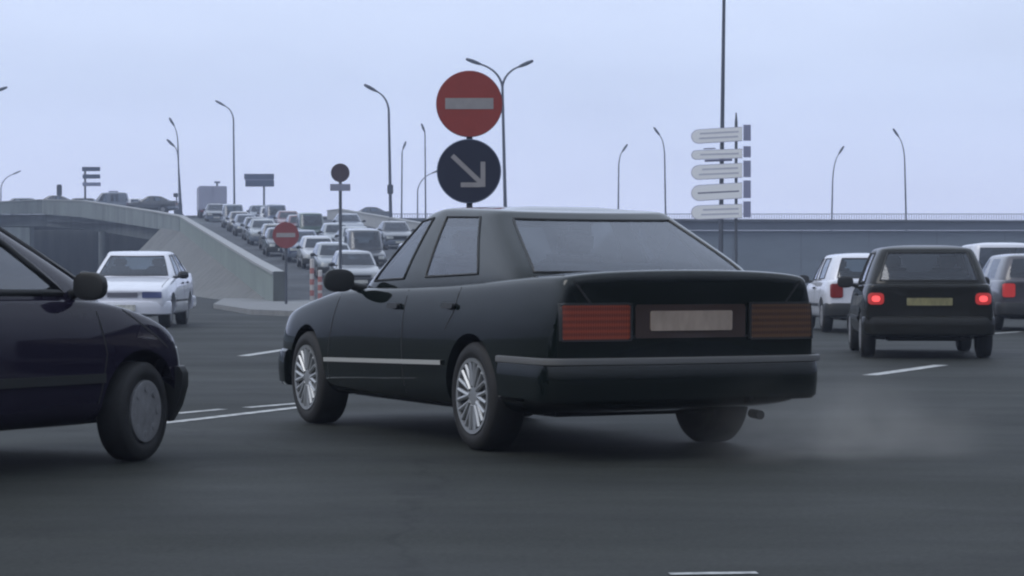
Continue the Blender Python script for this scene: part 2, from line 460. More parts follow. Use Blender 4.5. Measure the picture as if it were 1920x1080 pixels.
def build_car(spec):
    S = spec; root = empty('car'); root.name = S['name']
    ax = S['axles']; rt = S['tyre_r']
    mp_ = S['paint']
    me = loft_body(S['st'], S.get('bf', .08), S.get('br', .06), S['cabin'], ax, S.get('arch_r', rt+.05), rt, S.get('sub', 2))
    body = link('body', me, [mp_, M_inner, M_black], root, 32)
    b0 = bmesh.new(); b0.from_mesh(me); bvh = BVHTree.FromBMesh(b0); b0.free()
    me2, regs = loft_cabin(S['belt'], S['top'], S['zbelt'], S['ztop'], S['crown'], S['segmap'], 2)
    fr = split_mesh(me2, 0)
    link('cabin_frame', fr, [mp_], root, 60)
    gm = S.get('glass', M_glass)
    for k, i in regs.items():
        g = split_mesh(me2, i)
        lp = boundary_loop(g)
        nm = k if k in ('windscreen', 'rear_window') else 'side_window'
        go = link(nm, g, gm, root, 80)
        if S.get('seals', True):
            bm = bmesh.new(); tube(bm, lp, S.get('seal_r', .011), 6, closed=True)
            link('window_seal', bm, S.get('seal_mat', M_trim), go, 60)
    bpy.data.meshes.remove(me2)
    seats(root, *S['seats'])
    if S.get('wheel_in', True):
        bm = bmesh.new(); yw, zw = S['steer']
        c = V((-.36, yw, zw)); pts = []
        for k in range(20):
            t = 2*math.pi*k/20; pts.append(c+V((math.cos(t)*.18, -math.sin(t)*.18*.35, math.sin(t)*.18*.93)))
        tube(bm, pts, .014, 6, closed=True); tube(bm, [c-V((.17, 0, 0)), c+V((.17, 0, 0))], .014, 6)
        link('steering_wheel', bm, M_trim, root, 60)
    for y in ax:
        for s in (-1, 1):
            wheel(root, s*(S['W']-S['tyre_w']/2-.012), y, rt, rt, S['tyre_w'], S['rim_r'], S['rim'], S.get('steer_ang', 0) if y > 0 else 0)
    for s in (-1, 1): mirror(root, None, s*S['mir'][0], S['mir'][1], S['mir'][2], S.get('mirror_mat', M_trim), S.get('mir_s', 1))
    # seams of doors, bonnet and boot
    bm = bmesh.new()
    for f in 'LR':
        for pl in S['seams']: ribbon(bm, bvh, f, pl, .012, .0012)
    for f, pl in S.get('seams2', []): ribbon(bm, bvh, f, pl, .012, .0012)
    for fc in bm.faces: fc.material_index = 2
    sm = bpy.data.meshes.new('seam'); bm.to_mesh(sm); bm.free()
    b0 = bmesh.new(); b0.from_mesh(body.data); b0.from_mesh(sm); b0.to_mesh(body.data); b0.free(); bpy.data.meshes.remove(sm)
    body.data.set_sharp_from_angle(angle=R(32))
    for (y, z) in S['handles']:
        for f in 'LR':
            bm = bmesh.new(); patch(bm, bvh, f, y-.085, y+.085, z-.016, z+.016, .9, .028, 8, 4)
            link('door_handle', bm, S.get('handle_mat', M_trim), root, 50)
    for nm, f, a0, a1, b0_, b1_, r, off, m_, *lab in S['panels']:
        bm = bmesh.new(); patch(bm, bvh, f, a0, a1, b0_, b1_, r, off, 14, 6)
        o = link(nm, bm, m_, root, 40)
        if m_ is M_redglow:
            ca, cb = (a0+a1)/2, (b0_+b1_)/2; bm = bmesh.new(); patch(bm, bvh, f, ca-(a1-a0)*.27, ca+(a1-a0)*.27, cb-(b1_-b0_)*.26, cb+(b1_-b0_)*.26, 1, off+.004, 10, 6)
            link('lit_bulb', bm, M_redlit, o, 40)
        if nm == 'tail_lamp' and S.get('lamp_rims'):
            bm = bmesh.new(); ribbon(bm, bvh, f, [(a0, b0_), (a0, b1_), (a1, b1_), (a1, b0_), (a0, b0_)], .012, off+.003, step=.03); link('lamp_rim', bm, M_trim, o)
    for nm, path, prof, m_ in S['bumpers']:
        bm = bmesh.new(); sweep(bm, path, prof); link(nm, bm, m_, root, 35)
    for nm, f, pl, wd, off, m_ in S.get('strips', []):
        bm = bmesh.new(); ribbon(bm, bvh, f, pl, wd, off, step=.04); link(nm, bm, m_, root, 40)
    # underside block so that one cannot look through below the doors
    bm = bmesh.new(); box(bm, (0, (ax[0]+ax[1])/2, .26), (S['W']*1.25, abs(ax[0]-ax[1])+.9, .10), bev=.02)
    tube(bm, [(.42*S['W']/.85, S['ry']+.1, .24), (.42*S['W']/.85, S['ry']-.0, .235)], .026, 10)
    for y in ax: tube(bm, [(-S['W']+.2, y, rt), (S['W']-.2, y, rt)], .04, 8)
    link('underbody', bm, M_black, root)
    if S.get('front_plate'):
        bm = bmesh.new(); box(bm, (0, S['front_plate'][0], S['front_plate'][1]), (.5, .014, .11)); link('number_plate', bm, mat('number_plate_front', (.5, .5, .47), .5, noise=.4, nscale=16), root)
    if S.get('aerial'):
        bm = bmesh.new(); y, z = S['aerial']; tube(bm, [(0.0, y, z), (0.0, y-.25, z+.55)], [.006, .003], 6); link('aerial', bm, M_black, root)
    return root, bvh
def upath(w_, y_end, y_side, sgn, r=.22, z=0, bulge=.08):
    """U-shaped plan path around a car's end; sgn -1 = rear"""
    pts = [(-w_, y_side), (-w_, y_end-sgn*(r+.05))]
    for k in range(1, 7):
        t = math.pi/2*k/7
        pts.append((-w_+r*(1-math.cos(t)), y_end-sgn*r*(1-math.sin(t))))
    xs = [x for x in (-.75, -.5, -.25, 0, .25, .5, .75)]
    W0 = w_-r
    for x in xs: pts.append((x*W0, y_end+sgn*bulge*(1-x*x)))
    right = [(-p[0], p[1]) for p in pts[:8]][::-1]
    pts = pts+right
    if sgn > 0: pts = pts
    else: pts = pts[::-1]
    # sweep() puts +out on the right hand of travel; travel left->right across the front puts it inside
    pts = pts[::-1]
    return [(p[0], p[1], z) for p in pts]
BPROF = lambda t, h: [(-t, 0), (-.0, .01), (.022, .03), (.03, h*.45), (.03, h*.72), (.018, h-.015), (0, h), (-t, h)]
stdseg = {0: 'windscreen', 1: 'windscreen', 3: 'w1', 5: 'w2', 8: 'rear_window', 9: 'rear_window'}

def lin(a, za, b, zb): return lambda y: za+(zb-za)*max(0, min(1, (y-a)/(b-a)))

def sedan_spec(name, pm, **k):
    sp = dict(name=name, paint=pm, W=.865, axles=(-1.38, 1.38), tyre_r=.318, tyre_w=.215, rim_r=.215, rim='alloy', arch_r=.365, ry=-2.5,
      st=[(2.10, .70, .42, .66, .68), (2.085, .75, .32, .69, .715), (1.98, .81, .24, .735, .765), (1.75, .845, .21, .79, .83), (1.2, .865, .2, .87, .92), (.85, .868, .2, .915, .965), (.4, .87, .2, .935, .955),
          (-.4, .872, .2, .95, .965), (-1.1, .872, .2, .965, .985), (-1.6, .87, .2, .985, 1.03), (-2.0, .865, .24, 1.005, 1.05), (-2.30, .845, .27, 1.01, 1.058), (-2.395, .83, .29, 1.008, 1.058), (-2.425, .815, .31, .998, 1.05), (-2.44, .79, .34, .97, 1.02)],
      cabin=(-1.7, .75), bf=.09, br=.05,
      belt=[(0, .80), (.4, .775), (.70, .66), (.795, .46), (.805, -.33), (.805, -.405), (.80, -1.48), (.785, -1.82), (.745, -1.93), (.40, -2.0), (0, -2.02)],
      top=[(0, .04), (.30, .025), (.52, -.02), (.592, -.08), (.61, -.34), (.61, -.42), (.602, -1.04), (.588, -1.15), (.545, -1.20), (.30, -1.245), (0, -1.26)],
      zbelt=lin(.8, .945, -1.7, 1.02), ztop=lambda y: 1.418-(.085 if y > -.5 else .04)*((y+.5)/.72)**2, crown=.034, segmap=stdseg,
      seats=(-.25, -1.05, 1.0, .8), steer=(.38, .98), mir=(.83, .52, .985),
      seams=[[(.95, .33), (.93, .5), (.80, .90)], [(-.36, .24), (-.36, .93)], [(-1.02, .70), (-1.12, .80), (-1.16, .95)], [(.93, .25), (-.95, .25)]],
      seams2=[('T', [(-.74, -1.95), (-.74, -2.36)]), ('T', [(.74, -1.95), (.74, -2.36)]), ('T', [(-.70, 1.95), (-.72, .95)]), ('T', [(.70, 1.95), (.72, .95)]), ('B', [(-.72, .99), (-.47, .68), (.47, .68), (.72, .99)])],
      handles=[(-.21, .83), (-1.06, .84)],
      panels=[('tail_lamp', 'B', -.80, -.38, .665, .865, .25, .012, M_reddim), ('tail_lamp', 'B', .38, .80, .665, .865, .25, .012, M_amber),
              ('number_plate', 'B', -.26, .26, .715, .825, .12, .014, M_plate), ('rear_panel', 'B', -.35, .35, .675, .86, .1, .006, mat('brown_panel', (.035, .018, .014), .4, coat=.5)),
              ('headlamp', 'F', -.72, -.36, .56, .68, .3, .01, M_clear), ('headlamp', 'F', .36, .72, .56, .68, .3, .01, M_clear), ('grille', 'F', -.30, .30, .54, .69, .2, .012, M_trim)],
      bumpers=[('rear_bumper', upath(.858, -2.45, -1.80, -1, .13, .31, .05), BPROF(.10, .25), pm), ('front_bumper', upath(.838, 2.12, 1.77, 1, .28, .24, .08), BPROF(.10, .26), pm)],
      strips=[('side_moulding', 'L', [(1.0, .52), (-.98, .535)], .035, .014, M_chrome), ('side_moulding', 'R', [(1.0, .52), (-.98, .535)], .035, .014, M_chrome)],
      mirror_mat=M_trim)
    sp.update(k); return sp
def hatch_spec(name, pm, **k):
    sp = dict(name=name, paint=pm, W=.80, axles=(-1.2, 1.2), tyre_r=.285, tyre_w=.175, rim_r=.185, rim='cap', arch_r=.33, ry=-1.8,
      st=[(1.86, .55, .40, .58, .60), (1.83, .64, .28, .64, .665), (1.70, .74, .22, .70, .73), (1.3, .79, .2, .78, .82), (.85, .80, .2, .85, .89), (.4, .80, .2, .87, .89),
          (-.4, .80, .2, .885, .90), (-1.2, .80, .2, .90, .91), (-1.55, .79, .23, .905, .915), (-1.74, .765, .27, .90, .915), (-1.80, .74, .31, .885, .90), (-1.82, .71, .35, .86, .88)],
      cabin=(-1.75, .8), bf=.08, br=.05,
      belt=[(0, .92), (.38, .90), (.66, .80), (.735, .62), (.745, -.25), (.745, -.32), (.735, -1.22), (.71, -1.62), (.62, -1.74), (.34, -1.79), (0, -1.80)],
      top=[(0, .28), (.30, .265), (.50, .21), (.575, .10), (.59, -.24), (.59, -.31), (.585, -1.18), (.565, -1.42), (.48, -1.50), (.28, -1.53), (0, -1.54)],
      zbelt=lin(.8, .865, -1.8, .92), ztop=lin(.2, 1.305, -1.5, 1.30), crown=.07, segmap=stdseg,
      seats=(-.2, -1.0, .95, .75), steer=(.42, .9), mir=(.765, .62, .91), seals=True,
      seams=[[(.85, .30), (.84, .5), (.74, .84)], [(-.27, .24), (-.27, .86)], [(-.95, .62), (-1.1, .86)]],
      handles=[(-.16, .76)],
      panels=[('tail_lamp', 'B', -.72, -.50, .60, .84, .3, .012, M_red), ('tail_lamp', 'B', .50, .72, .60, .84, .3, .012, M_red),
              ('number_plate', 'B', -.24, .24, .62, .72, .12, .012, M_plate_y),
              ('headlamp', 'F', -.66, -.40, .50, .62, .3, .01, M_clear), ('headlamp', 'F', .40, .66, .50, .62, .3, .01, M_clear), ('grille', 'F', -.36, .36, .50, .58, .2, .01, M_trim)],
      bumpers=[('rear_bumper', upath(.775, -1.84, -1.56, -1, .18, .27, .05), BPROF(.09, .24), M_trim), ('front_bumper', upath(.775, 1.85, 1.55, 1, .18, .22, .07), BPROF(.09, .26), M_trim)],
      strips=[('side_moulding', 'L', [(.84, .47), (-.84, .47)], .05, .012, M_trim), ('side_moulding', 'R', [(.84, .47), (-.84, .47)], .05, .012, M_trim)])
    sp.update(k); return sp

P_green = paint('deep_green', (.003, .006, .005), .0, coat=1, spec=.0)
P_navy = paint('navy', (.014, .011, .024), .0, coat=.8, spec=.0)
P_white = paint('white', (.68, .69, .76), 0)
P_brown = paint('dark_olive', (.015, .015, .013), .0, coat=.6, spec=.0)
P_silver = paint('silver', (.26, .28, .30), .5)
P_offwhite = paint('off_white', (.42, .43, .46), 0)
P_greyblue = paint('grey_blue', (.11, .13, .17), .3)
P_dark = paint('charcoal', (.03, .033, .04), .2)
P_red = paint('maroon', (.12, .02, .025), .1)
P_teal = paint('bottle_green', (.02, .05, .04), .2)

# --- the dark green saloon swinging past in the middle
bmw, _ = build_car(sedan_spec('saloon_car', P_green, lamp_rims=True, seal_r=.009, glass=glassmat('bright_car_glass', (.72, .77, .82), .07), strips=[
      ('side_moulding', 'L', [(.98, .455), (-.99, .50)], .026, .016, M_steel), ('side_moulding', 'R', [(.98, .455), (-.99, .50)], .026, .016, M_steel)]))
bmw.location = (-.055, 15.58, 0); bmw.rotation_euler = (0, 0, R(25.3))
tag(bmw, 'large dark green saloon crossing in front of the big round signs', 'car')
bm = bmesh.new(); sweep(bm, upath(.89, -2.482, -1.80, -1, .14, .53, .05), [(-.01, 0), (.004, .004), (.006, .02), (.004, .036), (-.01, .04)])
link('bumper_strip', bm, mat('grey_strip', (.12, .12, .12), .45), bmw, 35)

# --- dark city car at the left edge
tw, _ = build_car(hatch_spec('city_car', P_navy, W=.815, axles=(-1.17, 1.17), ry=-1.72, tyre_r=.275, rim_r=.175, arch_r=.34, steer_ang=R(12),
      st=[(1.65, .52, .38, .55, .57), (1.64, .62, .27, .60, .62), (1.56, .73, .22, .68, .71), (1.35, .80, .2, .77, .82), (.95, .815, .2, .87, .93), (.5, .815, .2, .90, .93),
          (-.4, .815, .2, .905, .92), (-1.2, .81, .2, .91, .92), (-1.5, .79, .23, .91, .92), (-1.64, .76, .27, .90, .915), (-1.68, .73, .33, .87, .89)],
      cabin=(-1.6, .95),
      belt=[(0, 1.24), (.38, 1.20), (.66, 1.02), (.745, .80), (.755, -.35), (.755, -.42), (.74, -1.2), (.71, -1.48), (.62, -1.60), (.34, -1.65), (0, -1.66)],
      top=[(0, .28), (.30, .265), (.50, .20), (.585, .05), (.60, -.34), (.60, -.41), (.59, -1.1), (.565, -1.32), (.48, -1.38), (.28, -1.41), (0, -1.42)],
      zbelt=lin(1.1, .90, -1.6, .93), ztop=lin(.2, 1.345, -1.4, 1.33), crown=.07,
      seats=(-.3, -1.0, .97, .75), steer=(.5, .93), mir=(.75, .66, .965), mir_s=1.0, seal_r=.02,
      glass=glassmat('pale_tint_glass', (.72, .84, .86), .10),
      seams=[[(.80, .30), (.86, .6), (.80, .88)], [(-.38, .24), (-.38, .88)], [(1.42, .62), (1.0, .86)]],
      bumpers=[('rear_bumper', upath(.79, -1.70, -1.53, -1, .18, .27, .05), BPROF(.09, .24), M_trim), ('front_bumper', [(x, y, .2) for x, y in ((.77, 1.50), (.745, 1.58), (.68, 1.655), (.56, 1.70), (.3, 1.735), (0, 1.75), (-.3, 1.735), (-.56, 1.70), (-.68, 1.655), (-.745, 1.58), (-.77, 1.50))], [(-.10, .02), (-.06, 0), (-.01, .09), (.02, .2), (.022, .27), (0, .31), (-.10, .31)], M_trim)]))
tw.location = (-3.317, 12.60, 0); tw.rotation_euler = (0, 0, R(-32))
tag(tw, 'dark navy small car cut by the left edge, with a big black mirror', 'car')

# --- traffic on the level road
wc, _ = build_car(sedan_spec('saloon_car', P_white, W=.82, rim='cap', tyre_r=.30, rim_r=.19,
      panels=[('tail_lamp', 'B', -.74, -.42, .68, .82, .25, .012, mat('tail_smoked', (.05, .05, .12), .25, coat=1)), ('tail_lamp', 'B', .42, .74, .68, .82, .25, .012, MATS['tail_smoked']),
              ('number_plate', 'B', -.25, .25, .56, .66, .12, .04, mat('number_plate_white', (.6, .6, .62), .5)),
              ('headlamp', 'F', -.72, -.36, .56, .675, .3, .01, mat('bluish_lamp_glass', (.10, .12, .26), .15, coat=1)), ('headlamp', 'F', .36, .72, .56, .675, .3, .01, MATS['bluish_lamp_glass']), ('grille', 'F', -.28, .28, .57, .66, .2, .012, mat('grille_grey', (.2, .2, .24), .5))],
      front_plate=(2.225, .38),
      strips=[('side_moulding', 'L', [(1.0, .5), (-.98, .5)], .04, .012, M_trim), ('side_moulding', 'R', [(1.0, .5), (-.98, .5)], .04, .012, M_trim)]))
wc.rotation_euler = (0, 0, R(181.5)); wc.location = (-7.24, 46.4, 0)
tag(wc, 'white saloon coming towards the viewer in front of the dark underpass', 'car')

hb, _ = build_car(hatch_spec('hatchback_car', P_brown, glass=glassmat('clear_car_glass', (.62, .66, .7)),
      bumpers=[('rear_bumper', upath(.765, -1.83, -1.56, -1, .18, .27, .05), BPROF(.09, .24), P_brown), ('front_bumper', upath(.775, 1.85, 1.55, 1, .18, .22, .07), BPROF(.09, .26), M_trim)],
      panels=[('tail_lamp', 'B', -.73, -.54, .65, .79, .6, .012, M_redglow), ('tail_lamp', 'B', .54, .73, .65, .79, .6, .012, M_redglow),
              ('number_plate', 'B', -.27, .27, .64, .73, .12, .012, M_plate_y),
              ('headlamp', 'F', -.66, -.40, .50, .62, .3, .01, M_clear), ('headlamp', 'F', .40, .66, .50, .62, .3, .01, M_clear), ('grille', 'F', -.36, .36, .50, .58, .2, .01, M_trim)]))
hb.rotation_euler = (0, 0, R(-5)); hb.location = (5.15, 30.5, 0)
tag(hb, 'dark olive hatchback with both tail lamps lit and a yellowish number plate', 'car')

hw, _ = build_car(hatch_spec('hatchback_car', P_white))
hw.location = (6.15, 42.8, 0)
tag(hw, 'white hatchback with a dark rear window, half hidden behind the olive hatchback', 'car')

# base cars for the queue and the traffic further off, with plain details
M_plateg = mat('number_plate_far', (.5, .5, .45), .5)
qh, _ = build_car(hatch_spec('hatchback_car', P_silver, seals=False, front_plate=(1.955, .36), glass=M_glass_d))
qs, _ = build_car(sedan_spec('saloon_car', P_greyblue, seals=False, front_plate=(2.235, .38), W=.83, rim='cap', tyre_r=.30, rim_r=.19, glass=M_glass_d))
qv, _ = build_car(hatch_spec('van', P_dark, seals=False, front_plate=(1.955, .36), glass=M_glass_d,
      belt=[(0, 1.0), (.38, .98), (.66, .88), (.75, .70), (.76, -.25), (.76, -.32), (.755, -1.30), (.745, -1.66), (.66, -1.75), (.36, -1.79), (0, -1.80)],
      top=[(0, .45), (.32, .435), (.56, .38), (.66, .27), (.68, -.24), (.68, -.31), (.68, -1.28), (.665, -1.58), (.58, -1.66), (.34, -1.69), (0, -1.70)],
      zbelt=lin(.8, .90, -1.8, .93), ztop=lin(.2, 1.64, -1.5, 1.66), crown=.07))
def repaint(root, m):
    for ch in kids(root):
        if ch.name.startswith(('body', 'cabin_frame')):
            ch.material_slots[0].link = 'OBJECT'; ch.material_slots[0].material = m
def ramp_edge(Y): return -7.3-(Y-75)*.171
def ramp_z(Y): return max(0, min(5.9, (Y-76)*.0433))
used = set()
SL = -math.atan(.171)
def place(base, X, Y, m, label, zoff=None, rz=None, group='cars queuing down the ramp', lit=False):
    if base.name not in used: used.add(base.name); r = base
    else: r = copy_tree(base)
    if zoff is None:
        z = ramp_z(Y); r.rotation_euler = (-math.atan(.0433) if 79 < Y < 208 else 0, 0, math.pi-SL if rz is None else rz)
        z = ramp_z(Y)
    else: z = zoff; r.rotation_euler = (0, 0, rz or 0)
    r.location = (X, Y, z)
    repaint(r, m); tag(r, label, 'car', group)
    if lit:
        for ch in kids(r):
            if ch.name.startswith('tail_lamp'): ch.material_slots[0].link = 'OBJECT'; ch.material_slots[0].material = M_redglow
    return r
def qplace(base, px, Yrear, m, label, **k):
    """the queue comes down towards the viewer; px: picture column of the nose, Yrear: its depth"""
    X = (px-960)*Yrear/F; L = 1.92 if base != qs else 2.2
    return place(base, X-L*math.sin(math.atan(.171)), Yrear+L*.985, m, label, **k)
qplace(qh, 676, 84, paint('pale_grey', (.25, .26, .28), .2), 'pale grey hatchback nearest in the queue, above the mirror of the green saloon')
qplace(qh, 634, 93.5, P_silver, 'silver hatchback second in the queue, behind the signpost with the small dark disc')
qplace(qh, 603, 102.5, P_offwhite, 'white hatchback above the two striped marker posts, third in the queue')
qplace(qv, 692, 101, P_dark, 'tall dark grey van in the queue, just left of the green saloon')
qplace(qh, 636, 127, P_silver, 'bright silver hatchback higher on the ramp, left of the tall dark grey van')
qplace(qv, 588, 139, P_teal, 'bottle green van high in the right lane of the queue')
qplace(qh, 531, 117, P_dark, 'dark hatchback behind the low red no-entry disc')
qplace(qs, 498, 134, P_silver, 'silver saloon just left of the low red no-entry disc on the ramp')
qplace(qh, 465, 152, P_greyblue, 'blue-grey hatchback near the top left of the queue')
qplace(qv, 440, 172, P_greyblue, 'small blue-grey van near the top of the left lane, right of the lorry')
qplace(qs, 545, 160, P_red, 'maroon saloon high on the ramp above the low red no-entry disc')
qplace(qh, 508, 181, P_offwhite, 'white hatchback at the far top of the right lane')
qplace(qs, 660, 150, P_greyblue, 'grey-blue saloon in the outer right lane beside the ramp parapet')
def lanepx(Y, off): return 960+F/Y*(ramp_edge(Y)+off)
P_beige = paint('beige', (.17, .16, .145), .2); P_blue = paint('dull_blue', (.05, .07, .13), .2)
for Y, off, b, m, lab in ((109.5, 3.8, qs, P_blue, 'dull blue saloon between the white hatchback and the low red no-entry disc'),
        (125.5, 3.7, qh, P_beige, 'beige hatchback in the left lane, directly above the low red no-entry disc'), (143, 3.8, qh, P_dark, 'charcoal hatchback in the left lane between a silver saloon and a blue-grey hatchback'),
        (162, 3.9, qh, P_beige, 'beige hatchback near the top of the left lane, below the small blue-grey van'), (92.5, 6.9, qh, P_blue, 'dull blue hatchback seen beside and through the front windows of the green saloon'),
        (116.5, 7.0, qs, P_silver, 'silver saloon in the right lane, mostly hidden by the tall dark grey van'), (149.5, 6.9, qh, P_red, 'maroon hatchback in the right lane just above the bottle green van'),
        (170.5, 7.0, qv, P_blue, 'dull blue van near the far top of the right lane'), (128, 10.4, qs, P_dark, 'charcoal saloon in the outer lane near the right parapet'), (190, 7.0, qh, P_greyblue, 'grey-blue hatchback farthest up the right lane'), (192, 3.7, qs, P_dark, 'charcoal saloon just in front of the lorry')):
    qplace(b, lanepx(Y, off), Y, m, lab)
# level road, far right
r = place(qh, 9.3, 43.8, paint('dull_plum', (.055, .05, .06), .2), 'dark hatchback with a red tail lamp, cut by the right edge', zoff=0, rz=0, group='cars ahead at the right', lit=True)
r = place(qv, 11.35, 57, P_white, 'white van with a rounded roof at the right edge, behind the dark hatchback', zoff=0, rz=0, group='cars ahead at the right')
# on the upper road, roofs above the parapet
for px, Y, b, m, lab in ((92, 199, qs, P_dark, 'dark car roof over the curved parapet, below the small traffic light'), (143, 203, qh, P_dark, 'dark hatchback on the bridge by the three-board sign'), (200, 199.5, qv, P_greyblue, 'grey van on the bridge right of the three-board sign'),
                       (238, 204, qh, P_white, 'pale car on the bridge left of the long dark car'), (277, 200, qs, P_dark, 'long dark car on the bridge left of the leaning twin lamps'), (30, 203, qh, P_greyblue, 'grey hatchback at the far left of the bridge'),
                       (684, 226, qs, P_dark, 'small dark car crossing the flyover above the ramp')):
    place(b, (px-960)*Y/F, Y, m, lab, zoff=5.93 if Y < 210 else 5.72, rz=R(90), group='cars on the upper road')

# lorry
def lorry():
    r = empty('lorry'); Mb = mat('lorry_box', (.34, .35, .45), .6, noise=.08, nscale=1)
    bm = bmesh.new(); box(bm, (0, 0, 1.75), (2.4, 5.2, 2.1), bev=.05); link('cargo_box', bm, Mb, r)
    bm = bmesh.new()
    for s in (-1, 1): box(bm, (s*.59, -2.62, 1.75), (1.12, .04, 1.95), bev=.01)
    link('rear_doors', bm, Mb, r)
    bm = bmesh.new(); box(bm, (0, 3.5, 1.3), (2.1, 1.5, 1.6), bev=.15); link('cab', bm, Mb, r)
    bm = bmesh.new(); box(bm, (0, 4.24, 1.65), (1.8, .06, .6), bev=.02); link('windscreen', bm, M_glass_d, r)
    bm = bmesh.new(); box(bm, (0, .4, .58), (1.0, 7, .22)); box(bm, (0, -2.6, .5), (2.2, .1, .14), bev=.02); link('chassis', bm, M_black, r)
    for s in (-1, 1):
        bm = bmesh.new(); box(bm, (s*.95, -2.62, .62), (.3, .06, .12), bev=.01); link('tail_lamp', bm, M_red, r)
        for y in (-1.6, 3.2): wheel(r, s*.98, y, .45, .45, .28, .27, 'cap')
    return r
lo = lorry(); lo.location = (-26.4, 211, ramp_z(208)+.0); lo.rotation_euler = (0, 0, -SL)
tag(lo, 'pale lilac-grey box lorry at the top of the ramp', 'lorry')

# ------------------------------------------------------------------ ground and roads
def asphalt(name, c0, c1, stretch=(1, 1, 1)):
    m = bpy.data.materials.new(name); m.use_nodes = True; n = m.node_tree.nodes; l = m.node_tree.links; p = n['Principled BSDF']
    t = n.new('ShaderNodeTexCoord'); mp = n.new('ShaderNodeMapping'); mp.inputs['Scale'].default_value = stretch; l.new(t.outputs['Object'], mp.inputs[0])
    def noise(sc, det=6, src=mp.outputs[0]):
        q = n.new('ShaderNodeTexNoise'); q.inputs['Scale'].default_value = sc; q.inputs['Detail'].default_value = det; q.inputs['Roughness'].default_value = .65
        l.new(src, q.inputs['Vector']); return q.outputs['Fac']
    def ramp(src, a, b, ca, cb):
        r = n.new('ShaderNodeValToRGB'); r.color_ramp.elements[0].position = a; r.color_ramp.elements[1].position = b
        r.color_ramp.elements[0].color = (*ca, 1); r.color_ramp.elements[1].color = (*cb, 1); l.new(src, r.inputs[0]); return r.outputs[0]
    base = ramp(noise(.28), .35, .68, c0, c1)
    fine = ramp(noise(38, 8, t.outputs['Object']), .34, .68, (.5, .5, .5), (1.5, 1.5, 1.5))
    mid = ramp(noise(2.3, 8), .35, .7, (.86, .86, .88), (1.1, 1.1, 1.08))
    def mul(a, b):
        x = n.new('ShaderNodeMix'); x.data_type = 'RGBA'; x.blend_type = 'MULTIPLY'; x.inputs[0].default_value = 1; l.new(a, x.inputs[6]); l.new(b, x.inputs[7]); return x.outputs[2]
    # cracks and tar seams
    vo = n.new('ShaderNodeTexVoronoi'); vo.feature = 'DISTANCE_TO_EDGE'; vo.inputs['Scale'].default_value = .22
    wn = n.new('ShaderNodeTexNoise'); wn.inputs['Scale'].default_value = 1.2; l.new(t.outputs['Object'], wn.inputs['Vector'])
    vm = n.new('ShaderNodeVectorMath'); vm.operation = 'ADD'; l.new(t.outputs['Object'], vm.inputs[0]); l.new(wn.outputs['Color'], vm.inputs[1]); l.new(vm.outputs[0], vo.inputs['Vector'])
    ck = ramp(vo.outputs['Distance'], .002, .007, (.6, .6, .6), (1, 1, 1))
    tm = n.new('ShaderNodeMapping'); tm.inputs['Scale'].default_value = (.06, 1.1, 1); tm.inputs['Rotation'].default_value = (0, 0, .12); l.new(t.outputs['Object'], tm.inputs[0])
    track = ramp(noise(1.0, 5, tm.outputs[0]), .36, .66, (.80, .81, .83), (1.16, 1.16, 1.14))
    oil = ramp(noise(.75, 5, t.outputs['Object']), .30, .42, (.68, .68, .70), (1, 1, 1))
    l.new(mul(mul(mul(mul(mul(base, fine), mid), ck), track), oil), p.inputs['Base Color'])
    rr = ramp(noise(.5), .3, .7, (.62,)*3, (.8,)*3); l.new(rr, p.inputs['Roughness'])
    p.inputs['Specular IOR Level'].default_value = .2
    b = n.new('ShaderNodeBump'); b.inputs['Strength'].default_value = .35; b.inputs['Distance'].default_value = .008
    l.new(noise(70, 3, t.outputs['Object']), b.inputs['Height']); l.new(b.outputs[0], p.inputs['Normal'])
    return m
M_asph = asphalt('asphalt', (.0155, .0175, .0155), (.026, .0285, .025), (.5, 1, 1))
M_asph2 = asphalt('ramp_asphalt', (.05, .054, .06), (.072, .078, .085))
M_line = mat('road_paint', (.40, .41, .41),   .7, noise=.6, nscale=9)
def concrete(name, col, nz=.34, sc=.7, stretch=(2.2, 2.2, .3)):
    return mat(name, col, .85, noise=nz, nscale=sc, stretch=stretch, bump=.15)
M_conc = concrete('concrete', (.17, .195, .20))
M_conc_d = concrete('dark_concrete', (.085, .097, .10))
M_conc_w = concrete('warm_concrete', (.13, .132, .13))
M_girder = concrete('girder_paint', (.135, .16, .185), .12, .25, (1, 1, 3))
M_curb = concrete('kerb_stone', (.32, .33, .34), .12, 3)

bm = bmesh.new()
vs = [bm.verts.new(p) for p in ((-250, -20, 0), (250, -20, 0), (250, 380, 0), (-250, 380, 0))]; bm.faces.new(vs)
tag(link('road', bm, M_asph), kind='structure')

def line_strip(name, a, b, wd, lab=None, thick=.004):
    a = gp(*a); b = gp(*b); d = (b-a).normalized(); nn = V((-d.y, d.x, 0))*wd/2
    bm = bmesh.new(); k = max(2, int((b-a).length/.15)); L = []; Rr = []
    for i in range(k+1):
        p = a.lerp(b, i/k); j1 = random.uniform(.93, 1.03); j2 = random.uniform(.93, 1.03)
        L.append(bm.verts.new(p+nn*j1+V((0, 0, thick)))); Rr.append(bm.verts.new(p-nn*j2+V((0, 0, thick))))
    for i in range(k): bm.faces.new((L[i], L[i+1], Rr[i+1], Rr[i]))
    o = link(name, bm, M_line); tag(o, kind='structure'); return o
line_strip('lane_marking', (300, 795), (590, 761), .11)
line_strip('lane_marking', (330, 776), (418, 768), .10)
line_strip('lane_marking', (462, 765), (560, 757), .10)
line_strip('lane_marking', (455, 668), (560, 652), .16)
line_strip('lane_marking', (1632, 704), (1765, 685), .17)
line_strip('lane_marking', (1255, 1078), (1420, 1076), .06)
line_strip('lane_marking', (1830, 628), (1915, 622), .13)

